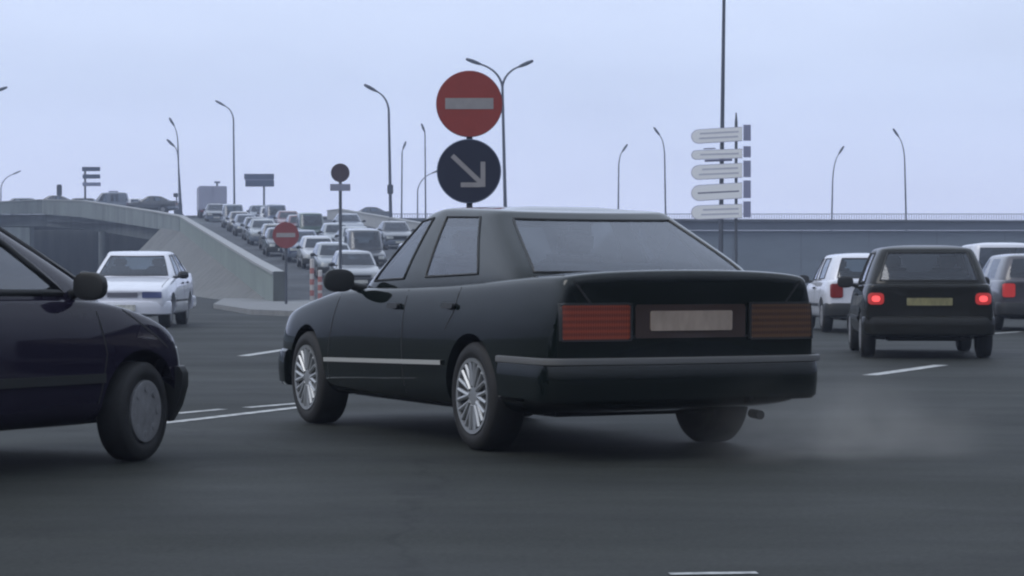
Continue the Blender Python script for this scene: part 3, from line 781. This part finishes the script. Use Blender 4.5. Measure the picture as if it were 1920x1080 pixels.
# kerbed island around the nose of the ramp
bm = bmesh.new()
isl = []
for (x, y) in ((400, 578), (470, 590), (560, 594), (640, 590), (668, 578), (640, 570), (560, 568), (480, 566), (420, 566)):
    isl.append(gp(x, y))
top = [bm.verts.new(p+V((0, 0, .13))) for p in isl]; bot = [bm.verts.new(p) for p in isl]
bm.faces.new(top)
for k in range(len(isl)): bm.faces.new((top[k], top[(k+1) % len(isl)], bot[(k+1) % len(isl)], bot[k]))
tag(link('traffic_island', bm, concrete('island_paving', (.19, .195, .2), .2, 2)), kind='structure')

# ------------------------------------------------------------------ ramp and upper road
RW = 14.4
def upper_z(X, Y):
    z = ramp_z(Y)
    if X > -25 and Y > 190: z = min(z, 5.9-.55*min(1, (X+25)/13))
    return z
def left_x(Y):
    if Y <= 165: return ramp_edge(Y)
    for (a, xa), (b, xb) in (((165, -22.7), (175, -26.0)), ((175, -26.0), (185, -30.5)), ((185, -30.5), (195, -38))):
        if Y <= b: return xa+(xb-xa)*(Y-a)/(b-a)
    return -140
bm = bmesh.new(); rows = []
for Y in [75, 80, 90, 100, 110, 120, 130, 140, 150, 160, 165, 175, 185, 195, 195.2, 203, 211, 211.2, 236]:
    xl = left_x(Y); xr = ramp_edge(Y)+RW if Y <= 211 else 140
    rows.append([bm.verts.new((xl+(xr-xl)*k/10, Y, upper_z(xl+(xr-xl)*k/10, Y)+.012)) for k in range(11)])
for A, B in zip(rows, rows[1:]):
    for k in range(10): bm.faces.new((A[k], A[k+1], B[k+1], B[k]))
tag(link('ramp_road', bm, M_asph2), kind='structure')
# banks carrying the ramp
bm = bmesh.new()
for side in (0, 1):
    rows = []
    for Y in [76, 90, 110, 130, 150, 165, 172] + ([190, 211] if side else []):
        x = left_x(Y)-.15 if side == 0 else ramp_edge(Y)+RW+.15
        z = ramp_z(Y); o = (-1 if side == 0 else 1)*(z*(.9 if side == 0 else .5)+.4)
        rows.append([bm.verts.new((x, Y, z+.02)), bm.verts.new((x+o, Y, -.02))])
    for A, B in zip(rows, rows[1:]): bm.faces.new((A[0], A[1], B[1], B[0]))
tag(link('embankment', bm, M_conc_w), kind='structure')

def parapet(name, pts, h0, th, m, label, cat='wall', cap=True):
    """pts: (X, Y, z deck, height)"""
    r = empty(name, (pts[0][0], pts[0][1], pts[0][2])); o = V(r.location)
    bm = bmesh.new()
    rings = []
    for i, p in enumerate(pts):
        a = V(pts[max(0, i-1)][:2]); b = V(pts[min(len(pts)-1, i+1)][:2]); d = (b-a).normalized(); nn = V((-d.y, d.x))*th/2
        P = V(p[:2])
        rings.append([bm.verts.new(V((P.x+nn.x*s, P.y+nn.y*s, z))-o) for s, z in ((-1, p[2]-h0), (-1, p[2]+p[3]), (1, p[2]+p[3]), (1, p[2]-h0))])
    for A, B in zip(rings, rings[1:]):
        for k in range(4): bm.faces.new((A[k], A[(k+1) % 4], B[(k+1) % 4], B[k]))
    bm.faces.new(rings[0]); bm.faces.new(rings[-1][::-1])
    link('wall_panel', bm, m, r)
    if cap:
        bm = bmesh.new(); rings = []
        for i, p in enumerate(pts):
            a = V(pts[max(0, i-1)][:2]); b = V(pts[min(len(pts)-1, i+1)][:2]); d = (b-a).normalized(); nn = V((-d.y, d.x))*(th/2+.05)
            P = V(p[:2]); z0 = p[2]+p[3]+.003
            rings.append([bm.verts.new(V((P.x+nn.x*s, P.y+nn.y*s, z))-o) for s, z in ((-1, z0), (-1, z0+.09), (1, z0+.09), (1, z0))])
        for A, B in zip(rings, rings[1:]):
            for k in range(4): bm.faces.new((A[k], A[(k+1) % 4], B[(k+1) % 4], B[k]))
        bm.faces.new(rings[0]); bm.faces.new(rings[-1][::-1])
        link('coping', bm, M_curb, r)
    tag(r, label, cat); return r
Ys = [75, 85, 95, 105, 120, 135, 150, 165]
parapet('parapet_wall', [(ramp_edge(Y)+.0, Y, ramp_z(Y), .96) for Y in Ys], .35, .3, mat('green_concrete', (.19, .225, .215), .8, noise=.14, nscale=.5, bump=.1), 'long grey-green concrete parapet climbing left from the foot of the ramp')
bm = bmesh.new(); box(bm, (ramp_edge(74.7), 74.8, .5), (.36, .3, 1.12), bev=.02)
tag(link('parapet_pillar', bm, M_conc_d, None), 'dark end pillar closing the near end of the left parapet', 'pillar')
parapet('parapet_wall', [(ramp_edge(Y)+RW, Y, upper_z(ramp_edge(Y)+RW, Y), .85) for Y in (80, 100, 120, 145, 160, 180, 200, 210.5)], .3, .28, M_curb, 'pale parapet along the right side of the ramp, behind the green saloon')

# bridge over the side road, with its curved parapet
bc = [(-22.7, 165, 3.86, .96), (-24.3, 170, 4.1, 1.0), (-26.0, 175, 4.35, 1.05), (-30.5, 185, 5.0, 1.12), (-34, 190.5, 5.5, 1.15), (-38, 194.6, 5.85, 1.0), (-44, 195, 5.85, .72), (-60, 195, 5.8, .55), (-140, 195, 5.8, .5)]
br = parapet('bridge', bc, .12, .35, M_conc, 'curved concrete bridge over the dark underpass at the left, cars on its deck', 'bridge')
o = V(br.location)
def offs(pts, d):
    out = []
    for i, p in enumerate(pts):
        a = V(pts[max(0, i-1)][:2]); b = V(pts[min(len(pts)-1, i+1)][:2]); t = (b-a).normalized(); out.append(V((p[0]+t.y*d, p[1]-t.x*d)))
    return out
# travelling left, the far side of the curve lies on its right hand
inn = offs(bc, .45); bk = offs(bc, 16)
bm = bmesh.new(); rings = []
for p, a, b in zip(bc, inn, bk):
    rings.append([bm.verts.new(V((a.x, a.y, p[2]-.13))-o), bm.verts.new(V((b.x, b.y, p[2]-.13))-o), bm.verts.new(V((b.x, b.y, p[2]-1.1))-o), bm.verts.new(V((a.x, a.y, p[2]-1.1))-o)])
for A, B in zip(rings, rings[1:]):
    for k in range(4): bm.faces.new((A[k], A[(k+1) % 4], B[(k+1) % 4], B[k]))
bm.faces.new(rings[0]); bm.faces.new(rings[-1][::-1])
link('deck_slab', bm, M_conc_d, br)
def wallbox(bm, a, b, z0, z1, th=.5):
    a = V(a); b = V(b); d = (b-a); L = d.length; ang = math.atan2(d.y, d.x); c = (a+b)/2
    box(bm, V((c.x, c.y, (z0+z1)/2))-o, (L, th, z1-z0), Matrix.Rotation(ang, 3, 'Z'))
bm = bmesh.new()
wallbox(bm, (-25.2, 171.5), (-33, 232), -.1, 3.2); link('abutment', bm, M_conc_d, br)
bm = bmesh.new()
wallbox(bm, (-39.2, 195.6), (-48, 232), -.1, 4.7); wallbox(bm, (-39.2, 195.45), (-140, 195.45), -.1, 4.68, .6); link('abutment', bm, M_conc, br)
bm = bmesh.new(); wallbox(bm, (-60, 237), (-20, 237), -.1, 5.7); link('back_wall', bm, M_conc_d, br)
for (x, y) in ((-30.4, 187), (-31.3, 193), (-32.2, 199)):
    bm = bmesh.new(); tube(bm, [V((x-1.5, y, 0))-o, V((x-1.5, y, 4.2))-o], .3, 14); link('column', bm, M_conc_d, br)

# flyover at the right
fl = empty('flyover', (0, 211.5, 0))
FX0, FX1 = -14.5, 140
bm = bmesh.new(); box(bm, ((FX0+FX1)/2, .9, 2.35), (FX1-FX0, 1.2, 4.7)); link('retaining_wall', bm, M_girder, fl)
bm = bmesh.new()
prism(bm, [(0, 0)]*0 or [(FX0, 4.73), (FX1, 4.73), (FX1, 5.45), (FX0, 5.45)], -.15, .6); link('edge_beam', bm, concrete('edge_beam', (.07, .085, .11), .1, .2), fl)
bm = bmesh.new()
k = FX0
while k < FX1:
    box(bm, (k, .1, 5.82), (.045, .045, .72)); k += .22
for z in (5.55, 6.16): box(bm, ((FX0+FX1)/2, .1, z), (FX1-FX0, .07, .06))
link('railing', bm, mat('rail_grey', (.22, .24, .30), .5, .2), fl)
bm = bmesh.new()
k = FX0+4
while k < FX1: box(bm, (k, .29, 2.35), (.05, .03, 4.66)); k += 6
link('wall_joint', bm, M_conc_d, fl)
tag(fl, 'long grey flyover with a pale railing across the background at the right', 'flyover')
# upper deck edge left part seen above the queue
parapet('parapet_wall', [(-14.8, 213, 5.35, .5), (-20, 222, 5.7, .5), (-27, 233, 5.9, .55), (-60, 235.6, 5.9, .5)], .1, .3, M_conc_d, 'low far parapet above the top of the queue of cars')

# ------------------------------------------------------------------ street lamps
M_pole = mat('lamp_pole', (.07, .08, .11), .5, .3)
M_head = mat('lamp_head', (.05, .06, .085), .5, .2)
def lamp(px, Z, z0, ytop, arms, label, lean=0, r0=.11, boxes=(), group='street lamps'):
    """arms: list of (dx, dy pixels of the head from the bend, head length m)"""
    s = F/Z; X = (px-960)/s; zt = HC+(HY-ytop)/s
    r = empty('street_lamp', (X, Z, z0)); H = zt-z0
    drops = [a[1]/s for a in arms]; zb = H-max(drops) if arms else H
    lx = lean/s
    bm = bmesh.new()
    n = 6; pts = [(lx*(i/n), 0, zb*i/n) for i in range(n+1)]
    tube(bm, pts, [r0*(1-.4*i/n) for i in range(n+1)], 10)
    lathe(bm, [(0, r0*1.9), (.3, r0*1.8), (.34, r0*1.2)], 12, axis='z')
    link('pole', bm, M_pole, r, 40)
    for (dx, dy, hl) in arms:
        dx /= s; dy /= s; hl *= .85
        if abs(dx) > hl*1.05: dx -= math.copysign(hl*.35, dx)
        bm = bmesh.new(); P = []
        for i in range(9):
            t = i/8; P.append((lx+2*t*(1-t)*.14*dx+t*t*dx, 0, zb+2*t*(1-t)*.68*dy+t*t*dy*.93))
        tube(bm, P, [r0*.55-.003*i for i in range(9)], 8); a = link('arm', bm, M_pole, r, 60)
        bm = bmesh.new(); e = V(P[-1]); d = (V(P[-1])-V(P[-2])).normalized()
        if abs(dx) < .15: d = V((math.copysign(.35, dx or 1), 0, .9)).normalized()
        q = [e-d*hl*.15, e+d*hl*.15, e+d*hl*.55, e+d*hl*.95, e+d*hl]
        tube(bm, q, [.05, .11, .13, .09, .03], 10); link('lamp_head', bm, M_head, r, 60)
    for (yb, sz) in boxes:
        bm = bmesh.new(); zz = HC+(HY-yb)/s-z0; box(bm, (lx*zz/H, 0, zz), (sz, .25, sz*1.6), bev=.03); link('control_box', bm, M_head, r)
    tag(r, label, 'street lamp', group); return r
lamp(733, 165, ramp_z(165), 168, [(-33, 38, 1.1)], 'street lamp with a left-bending arm and a small box on its pole', lean=-4, r0=.13, boxes=[(355, .4)])
lamp(441, 238, 0, 196, [(-24, 28, 1.2)], 'street lamp with a left-bending arm standing right of the lorry', lean=-3, r0=.13)
lamp(951, 150, 0, 117, [(-52, 45, 1.1), (42, 40, 1.1)], 'twin-armed street lamp rising right behind the big red disc', lean=-9, r0=.14)
lamp(340, 232, 0, 232, [(-8, 40, 1.0)], 'taller of the two leaning lamps that overlap left of the lorry', lean=-6, r0=.11)
lamp(341, 215, 5.9, 272, [(-8, 22, 1.0)], 'shorter of the two leaning lamps that overlap left of the lorry', lean=-7, r0=.10)
lamp(0, 360, 0, 325, [(28, 28, 1.6)], 'street lamp bending right over the far left parapet', lean=2, r0=.16)
lamp(-30, 188, 0, 170, [(30, 22, 1.2)], 'lamp head poking in high at the left edge', r0=.12)
lamp(752, 262, 0, 278, [(2, 10, 1.0)], 'short thin pale pole right of the lamp with the box', lean=2, r0=.12)
lamp(799, 240, 0, 246, [(-1, 8, 1.0)], 'tall thin pale pole just left of the big round signs', lean=-2, r0=.11)
lamp(783, 300, 0, 322, [(34, 36, 1.4)], 'small pale lamp curving right into the blue disc', r0=.14)
lamp(1158, 250, 0, 282, [(7, 30, 1.1)], 'pale lamp leaning right above the roof of the green saloon', lean=2, r0=.12)
lamp(1250, 240, 0, 250, [(-10, 40, 1.1)], 'pale lamp leaning left, just left of the white direction boards', lean=-4, r0=.12)
lamp(1557, 250, 0, 284, [(18, 56, 1.1)], 'pale lamp bending right over the flyover', lean=4, r0=.12)
lamp(1702, 240, 0, 252, [(-12, 50, 1.1)], 'pale lamp bending left over the flyover, rightmost of the lamps', lean=-6, r0=.12)
lamp(1350, 92, 0, -120, [(-60, 50, 1.2)], 'tall dark mast rising out of the picture behind the white direction boards', lean=8, r0=.10, group='street lamps')

# ------------------------------------------------------------------ signs
M_signred = mat('sign_red', (.27, .036, .028), .5, noise=.08, nscale=6)
M_signwhite = mat('sign_white', (.29, .275, .28), .6, noise=.1, nscale=8)
M_signgrey = mat('sign_back', (.22, .23, .25), .5, .4)
M_signblue = mat('sign_blue', (.008, .012, .034), .55)
M_post = mat('sign_post', (.10, .11, .13), .5, .5)
def disc(name, parent, X, Z, r, face, sym, rimcol):
    bm = bmesh.new(); lathe(bm, [(.022, r*.97), (.0, r), (-.004, r), (-.004, r*.001)], 56, axis='y', c=(X, 0, Z)); d = link(name, bm, face, parent, 30)
    bm = bmesh.new(); lathe(bm, [(.03, r*.9), (.024, r*.985)], 48, axis='y', c=(X, 0, Z)); link('back_plate', bm, M_signgrey, d, 30)
    # rim ring
    bm = bmesh.new(); pts = [(X+math.cos(2*math.pi*k/48)*r, .006, Z+math.sin(2*math.pi*k/48)*r) for k in range(48)]
    tube(bm, pts, .012 if r > .3 else .008, 6, closed=True); link('rim', bm, rimcol, d, 60)
    bm = bmesh.new()
    if sym == 'bar': prism(bm, [(X-r*.74, Z-r*.16), (X+r*.74, Z-r*.16), (X+r*.74, Z+r*.18), (X-r*.74, Z+r*.18)], -.0075, -.004); link('white_bar', bm, M_signwhite, d)
    if sym == 'arrow':
        def bar(p, q, t):
            p = V(p); q = V(q); dd = (q-p).normalized(); nn = V((-dd.y, dd.x))*t/2
            return [tuple(p+nn), tuple(p-nn), tuple(q-nn), tuple(q+nn)]
        # arrow to the lower right
        L = lambda a, b: (X+a*r, Z+b*r)
        t = r*.13
        prism(bm, [L(-.58, .44), L(-.48, .55), L(.44, -.32), L(.34, -.43)], -.0068, -.004)
        prism(bm, [L(.37, .30), L(.52, .30), L(.52, -.50), L(.37, -.50)], -.0075, -.004)
        prism(bm, [L(-.26, -.36), L(-.26, -.51), L(.37, -.51), L(.37, -.36)], -.0072, -.004)
        link('white_arrow', bm, M_signwhite, d)
    return d
# big pair
Zs = F/143
r = empty('road_sign', (wp(880, 0, Z=Zs).x, Zs, 0))
z1 = wp(0, 195, Z=Zs).z; z2 = wp(0, 321, Z=Zs).z
disc('no_entry_disc', r, 0, z1, 61/143, M_signred, 'bar', mat('rim_red', (.22, .04, .045), .5))
disc('arrow_disc', r, -.005, z2, 59/143, M_signblue, 'arrow', mat('rim_blue', (.10, .13, .2), .5))
bm = bmesh.new(); box(bm, (0, .075, (z1+.2)/2), (.08, .05, z1+.2), bev=.008)
for z in (z1+.15, z1-.2, z2+.15, z2-.2): box(bm, (0, .05, z), (.3, .02, .04))
link('post', bm, M_post, r)
tag(r, 'big red no-entry disc over a dark blue arrow disc on one post', 'road sign', 'no-entry signs')
# second one
s2 = 56.; Z2 = F/s2
r = empty('road_sign', (wp(638, 0, Z=Z2).x, Z2, ramp_z(Z2))); o = r.location.z
z1 = wp(0, 324, Z=Z2).z-o
disc('dark_disc', r, 0, z1, 17/s2, mat('faded_dark_sign', (.05, .028, .04), .5), '', mat('rim_dark', (.05, .05, .07), .5))
bm = bmesh.new(); za = wp(0, 358, Z=Z2).z-o; zb = wp(0, 345, Z=Z2).z-o
prism(bm, [(-19/s2, za), (19/s2, za), (19/s2, zb), (-19/s2, zb)], -.004, .01); link('plate', bm, mat('grey_plate', (.24, .25, .33), .5), r)
bm = bmesh.new(); tube(bm, [(0, .05, 0), (0, .05, z1+.1)], .055, 10); link('post', bm, M_post, r, 50)
tag(r, 'small dark disc above a grey plate on a tall thin post', 'road sign')
# low red disc at the nose of the ramp
s3 = 66.; Z3 = F/s3
r = empty('road_sign', (wp(536, 0, Z=Z3).x, Z3, 0))
z1 = wp(0, 441, Z=Z3).z
disc('no_entry_disc', r, 0, z1, 24/s3, mat('faded_red', (.22, .05, .055), .6), 'bar', MATS['rim_red'])
bm = bmesh.new(); tube(bm, [(0, .05, 0), (0, .05, z1+.1)], .04, 10); link('post', bm, M_post, r, 50)
tag(r, 'small faded red no-entry disc low over the end of the left parapet', 'road sign', 'no-entry signs')
# striped marker posts
M_spw = mat('marker_white', (.50, .47, .46), .5); M_spr = mat('marker_red', (.36, .14, .13), .5)
for px, top_y, lab in ((585, 487, 'taller pale marker post with faded red bands right of the parapet end'), (600, 508, 'shorter pale marker post with faded red bands, right of its taller twin')):
    s4 = 58.; r = empty('marker_post', (wp(px, 0, s=s4).x, F/s4, 0)); zt = wp(0, top_y, s=s4).z
    bm = bmesh.new(); tube(bm, [(0, 0, 0), (0, 0, zt)], .07, 12); lathe(bm, [(zt-.001, .074), (zt+.03, .05)], 12, axis='z'); link('shaft', bm, M_spw, r, 40)
    for k in range(3):
        bm = bmesh.new(); z = zt*(.25+.25*k); lathe(bm, [(z-.09, .074), (z+.09, .074)], 12, axis='z'); link('red_band', bm, M_spr, r, 40)
    tag(r, lab, 'marker post', 'marker posts')

# direction boards
s5 = 57.; Z5 = F/s5
r = empty('direction_sign', (wp(1350, 0, Z=Z5).x, Z5-.3, 0))
PX = lambda x: (x-1350)/s5
PZ = lambda y: HC+(HY-y)/s5
M_board = mat('board_white', (.93, .93, .94), .6); M_bline = mat('board_line', (.12, .12, .2), .5); M_sq = mat('board_end', (.26, .27, .40), .5)
M_lett = mat('board_lettering', (.55, .55, .64), .6)
rnd = random.Random(3)
for i, (y0, y1, slope) in enumerate(((241, 268, 5), (281, 299, 3), (308, 336, 4), (345, 375, 5), (384, 411, 3))):
    xl, xr = 1293, 1390
    def outline(g, xr=xr, xl=xl):
        h = (y1-y0)/2-g; yc = (y0+y1)/2; P = []
        for k in range(11):
            t = math.pi/2+math.pi*k/10; cx = xl+h+g+2
            x = cx+math.cos(t)*h*1.05; y = yc+slope/2-math.sin(t)*h; P.append((x, y))
        P = [(xr-g*.4, y0-slope/2+g)] + P + [(xr-g*.4, y1-slope/2-g)]
        return [(PX(x), PZ(y)) for x, y in P]
    bm = bmesh.new(); prism(bm, outline(0), 0, .02); b = link('arrow_board', bm, M_bline if False else mat('board_edge', (.5, .5, .62), .5), r)
    bm = bmesh.new(); prism(bm, outline(1.3), -.004, -.0005); link('board_face', bm, M_board, b)
    rows_ = 2 if y1-y0 > 22 else 1
    for q in range(rows_):
        bm = bmesh.new()
        yb = y0+(y1-y0)*((q+1)/(rows_+1)); x = xl+16+rnd.uniform(0, 8)
        if i == 3: yb = (y0+y1)/2+1; x = xl+14
        hh = 1.6 if i != 3 else 1.3
        while x < xr-8:
            wl = rnd.uniform(1.2, 2.6); sh = slope*(.5-(x-xl)/(xr-xl))
            if True: prism(bm, [(PX(x), PZ(yb+sh+hh)), (PX(x+wl), PZ(yb+sh+hh)), (PX(x+wl), PZ(yb+sh-hh*rnd.uniform(.6, 1))), (PX(x), PZ(yb+sh-hh))], -.006, -.0045)
            x += wl
        link('worn_lettering', bm, mat('board_lettering_dark', (.16, .16, .24), .6) if i == 3 else M_lett, b)
        if i == 3: break
    bm = bmesh.new(); prism(bm, [(PX(1392), PZ(y0-6)), (PX(1406), PZ(y0-6)), (PX(1406), PZ(y1-3)), (PX(1392), PZ(y1-3))], -.002, .02); link('end_plate', bm, M_sq, b)
bm = bmesh.new(); prism(bm, [(PX(1320), PZ(300.5)), (PX(1371), PZ(298.5)), (PX(1371), PZ(302.5)), (PX(1320), PZ(304.5))], -.01, .03); link('dark_strip', bm, M_bline, r)  # dark strip standing in for the shadow line under the second board
bm = bmesh.new(); prism(bm, [(PX(1318), PZ(279)), (PX(1340), PZ(278)), (PX(1340), PZ(280)), (PX(1318), PZ(281))], -.01, .03); link('dark_strip', bm, M_bline, r)
for px, yt in ((1352, 262), (1379, 212)):
    bm = bmesh.new(); tube(bm, [(PX(px), .09, 0), (PX(px), .09, PZ(yt+18)), (PX(px), .09, PZ(yt))], [.05, .05, .05 if px < 1360 else .02], 10); link('post', bm, M_post, r, 50)
tag(r, 'stack of five white arrow boards pointing left, with dark end squares', 'direction sign')

# boards and small things standing on the upper road
def board_sign(xs, boards, postx, ybase, Z, z0, label, mcol):
    s = F/Z; r = empty('board_sign', ((postx-960)/s, Z, z0))
    for (x0, x1, ya, yb, c) in boards:
        bm = bmesh.new(); prism(bm, [((x0-postx)/s, HC+(HY-yb)/s-z0), ((x1-postx)/s, HC+(HY-yb)/s-z0), ((x1-postx)/s, HC+(HY-ya)/s-z0), ((x0-postx)/s, HC+(HY-ya)/s-z0)], -.02, .02)
        link('board', bm, c, r)
    yt = min(b[2] for b in boards)
    bm = bmesh.new(); tube(bm, [(0, .08, 0), (0, .08, HC+(HY-yt)/s-z0)], .09, 8); link('post', bm, M_post, r, 50)
    tag(r, label, 'sign'); return r
c1 = mat('far_board_blue', (.06, .08, .14), .5); c2 = mat('far_board_grey', (.13, .15, .24), .5); c3 = mat('far_board_mid', (.20, .22, .33), .5)
board_sign(None, [(154, 188, 313, 321, c1), (155, 188, 327, 335, c1), (155, 189, 342, 349, c3)], 159.5, 378, 201, 5.9, 'sign of three short dark boards one over another above the bridge', c1)
board_sign(None, [(458, 514, 326, 336, c1), (460, 514, 338, 350, c1), (459.5, 513, 336, 338.3, c3)], 495, 395, 214, 5.8, 'wide dark two-row board sign right of the lorry', c1)
board_sign(None, [(204, 222, 358, 364, c3), (214, 221, 364, 369, c3)], 219, 378, 206, 5.9, 'small pale board sign over the bridge, right of the three-board sign', c3)
board_sign(None, [(402, 413, 340, 343.5, c2)], 407, 358, 222, 5.9, 'thin T-shaped post sticking up behind the lorry', c2)
# traffic light
s = F/200; r = empty('traffic_light', ((117-960)/s, 200, 5.9))
bm = bmesh.new(); tube(bm, [(0, 0, 0), (0, 0, 1.0), (-.2, 0, 1.4), (-.25, 0, 2.3)], .05, 8); link('post', bm, M_post, r, 50)
bm = bmesh.new(); box(bm, (-.23, -.1, 1.95), (.42, .25, .95), bev=.06); link('signal_head', bm, M_head, r)
bm = bmesh.new(); lathe(bm, [(-.03, .30), (.0, .33), (.03, .3)], 24, axis='y', c=(.08, -.14, .75)); link('round_disc', bm, M_signgrey, r, 40)
tag(r, 'small dark traffic light with a round disc under it above the bridge', 'traffic light')
s = F/208; r = empty('roadside_cabinet', ((334-960)/s, 208, 5.9))
bm = bmesh.new(); box(bm, (0, 0, .55), (.7, .4, 1.1), bev=.04); link('cabinet_body', bm, M_head, r)
bm = bmesh.new(); tube(bm, [(-.1, 0, 1.1), (-.15, 0, 1.9)], .06, 8); box(bm, (-.2, 0, 1.8), (.4, .2, .35), bev=.04); link('post_lamp', bm, M_head, r)
tag(r, 'dark cabinet with a stubby post at the foot of the twin leaning lamps', 'cabinet')

# shrub behind the parapet
def shrub(px, Z, z0, rx, rz, label):
    s = F/Z; r = empty('shrub', ((px-960)/s, Z, z0))
    bm = bmesh.new()
    for k in range(7):
        a = random.uniform(0, 6.28); q = random.uniform(.2, .8)*rx
        tube(bm, [(0, 0, 0), (math.cos(a)*q*.4, math.sin(a)*q*.4, rz*.6), (math.cos(a)*q, math.sin(a)*q, rz*1.3)], [.06, .04, .015], 6)
    link('stems', bm, mat('bark', (.05, .04, .035), .9), r)
    bm = bmesh.new()
    for k in range(2600):
        u = V((random.gauss(0, 1), random.gauss(0, 1), random.gauss(0, 1))).normalized()*(random.random()**.4)
        lump = 1+.25*math.sin(u.x*5+px)*math.cos(u.z*4)
        p = V((u.x*rx*lump, u.y*rx*.8, rz+u.z*rz*lump))
        if p.z < .1: continue
        a = V((random.gauss(0, 1), random.gauss(0, 1), random.gauss(0, 1))).normalized(); b = a.orthogonal().normalized(); t = random.uniform(.06, .13)
        vs = [bm.verts.new(p+a*t), bm.verts.new(p+b*t*.6), bm.verts.new(p-a*t), bm.verts.new(p-b*t*.6)]; bm.faces.new(vs)
    link('foliage', bm, mat('foliage', (.06, .055, .045), .8, noise=.4, nscale=2), r)
    tag(r, label, 'shrub')
shrub(22, 205, 5.9, 1.0, .55, 'dark brownish shrub showing over the bridge parapet at the far left')

# ------------------------------------------------------------------ air
bm = bmesh.new(); box(bm, (0, 180, 13), (506, 406, 28))
hz = link('haze', bm, None); tag(hz, kind='stuff')
m = bpy.data.materials.new('haze'); m.use_nodes = True; n = m.node_tree.nodes; l = m.node_tree.links
for x in list(n):
    if x.type == 'BSDF_PRINCIPLED': n.remove(x)
pv = n.new('ShaderNodeVolumePrincipled'); pv.inputs['Color'].default_value = (.74, .82, 1, 1); pv.inputs['Density'].default_value = .0011; pv.inputs['Anisotropy'].default_value = .6
l.new(pv.outputs[0], [x for x in n if x.type == 'OUTPUT_MATERIAL'][0].inputs['Volume'])
hz.data.materials.append(m)

bm = bmesh.new(); bmesh.ops.create_icosphere(bm, subdivisions=3, radius=1)
sm = link('tyre_smoke', bm, None); sm.location = (1.72, 13.7, .05); sm.scale = (1.35, 1.5, .68); tag(sm, kind='stuff')
m = bpy.data.materials.new('tyre_smoke'); m.use_nodes = True; n = m.node_tree.nodes; l = m.node_tree.links
for x in list(n):
    if x.type == 'BSDF_PRINCIPLED': n.remove(x)
pv = n.new('ShaderNodeVolumePrincipled'); pv.inputs['Color'].default_value = (.80, .78, .74, 1)
t = n.new('ShaderNodeTexCoord'); ln = n.new('ShaderNodeVectorMath'); ln.operation = 'LENGTH'; l.new(t.outputs['Object'], ln.inputs[0])
r = n.new('ShaderNodeMapRange'); r.interpolation_type = 'SMOOTHERSTEP'; l.new(ln.outputs['Value'], r.inputs['Value']); r.inputs['From Min'].default_value = .1; r.inputs['From Max'].default_value = .95; r.inputs['To Min'].default_value = .42; r.inputs['To Max'].default_value = 0
q = n.new('ShaderNodeTexNoise'); q.inputs['Scale'].default_value = 2.4; q.inputs['Detail'].default_value = 4; l.new(t.outputs['Object'], q.inputs['Vector'])
qr = n.new('ShaderNodeMapRange'); l.new(q.outputs['Fac'], qr.inputs['Value']); qr.inputs['From Min'].default_value = .36; qr.inputs['From Max'].default_value = .66
mu = n.new('ShaderNodeMath'); mu.operation = 'MULTIPLY'; l.new(r.outputs[0], mu.inputs[0]); l.new(qr.outputs[0], mu.inputs[1]); l.new(mu.outputs[0], pv.inputs['Density'])
l.new(pv.outputs[0], [x for x in n if x.type == 'OUTPUT_MATERIAL'][0].inputs['Volume'])
sm.data.materials.append(m)
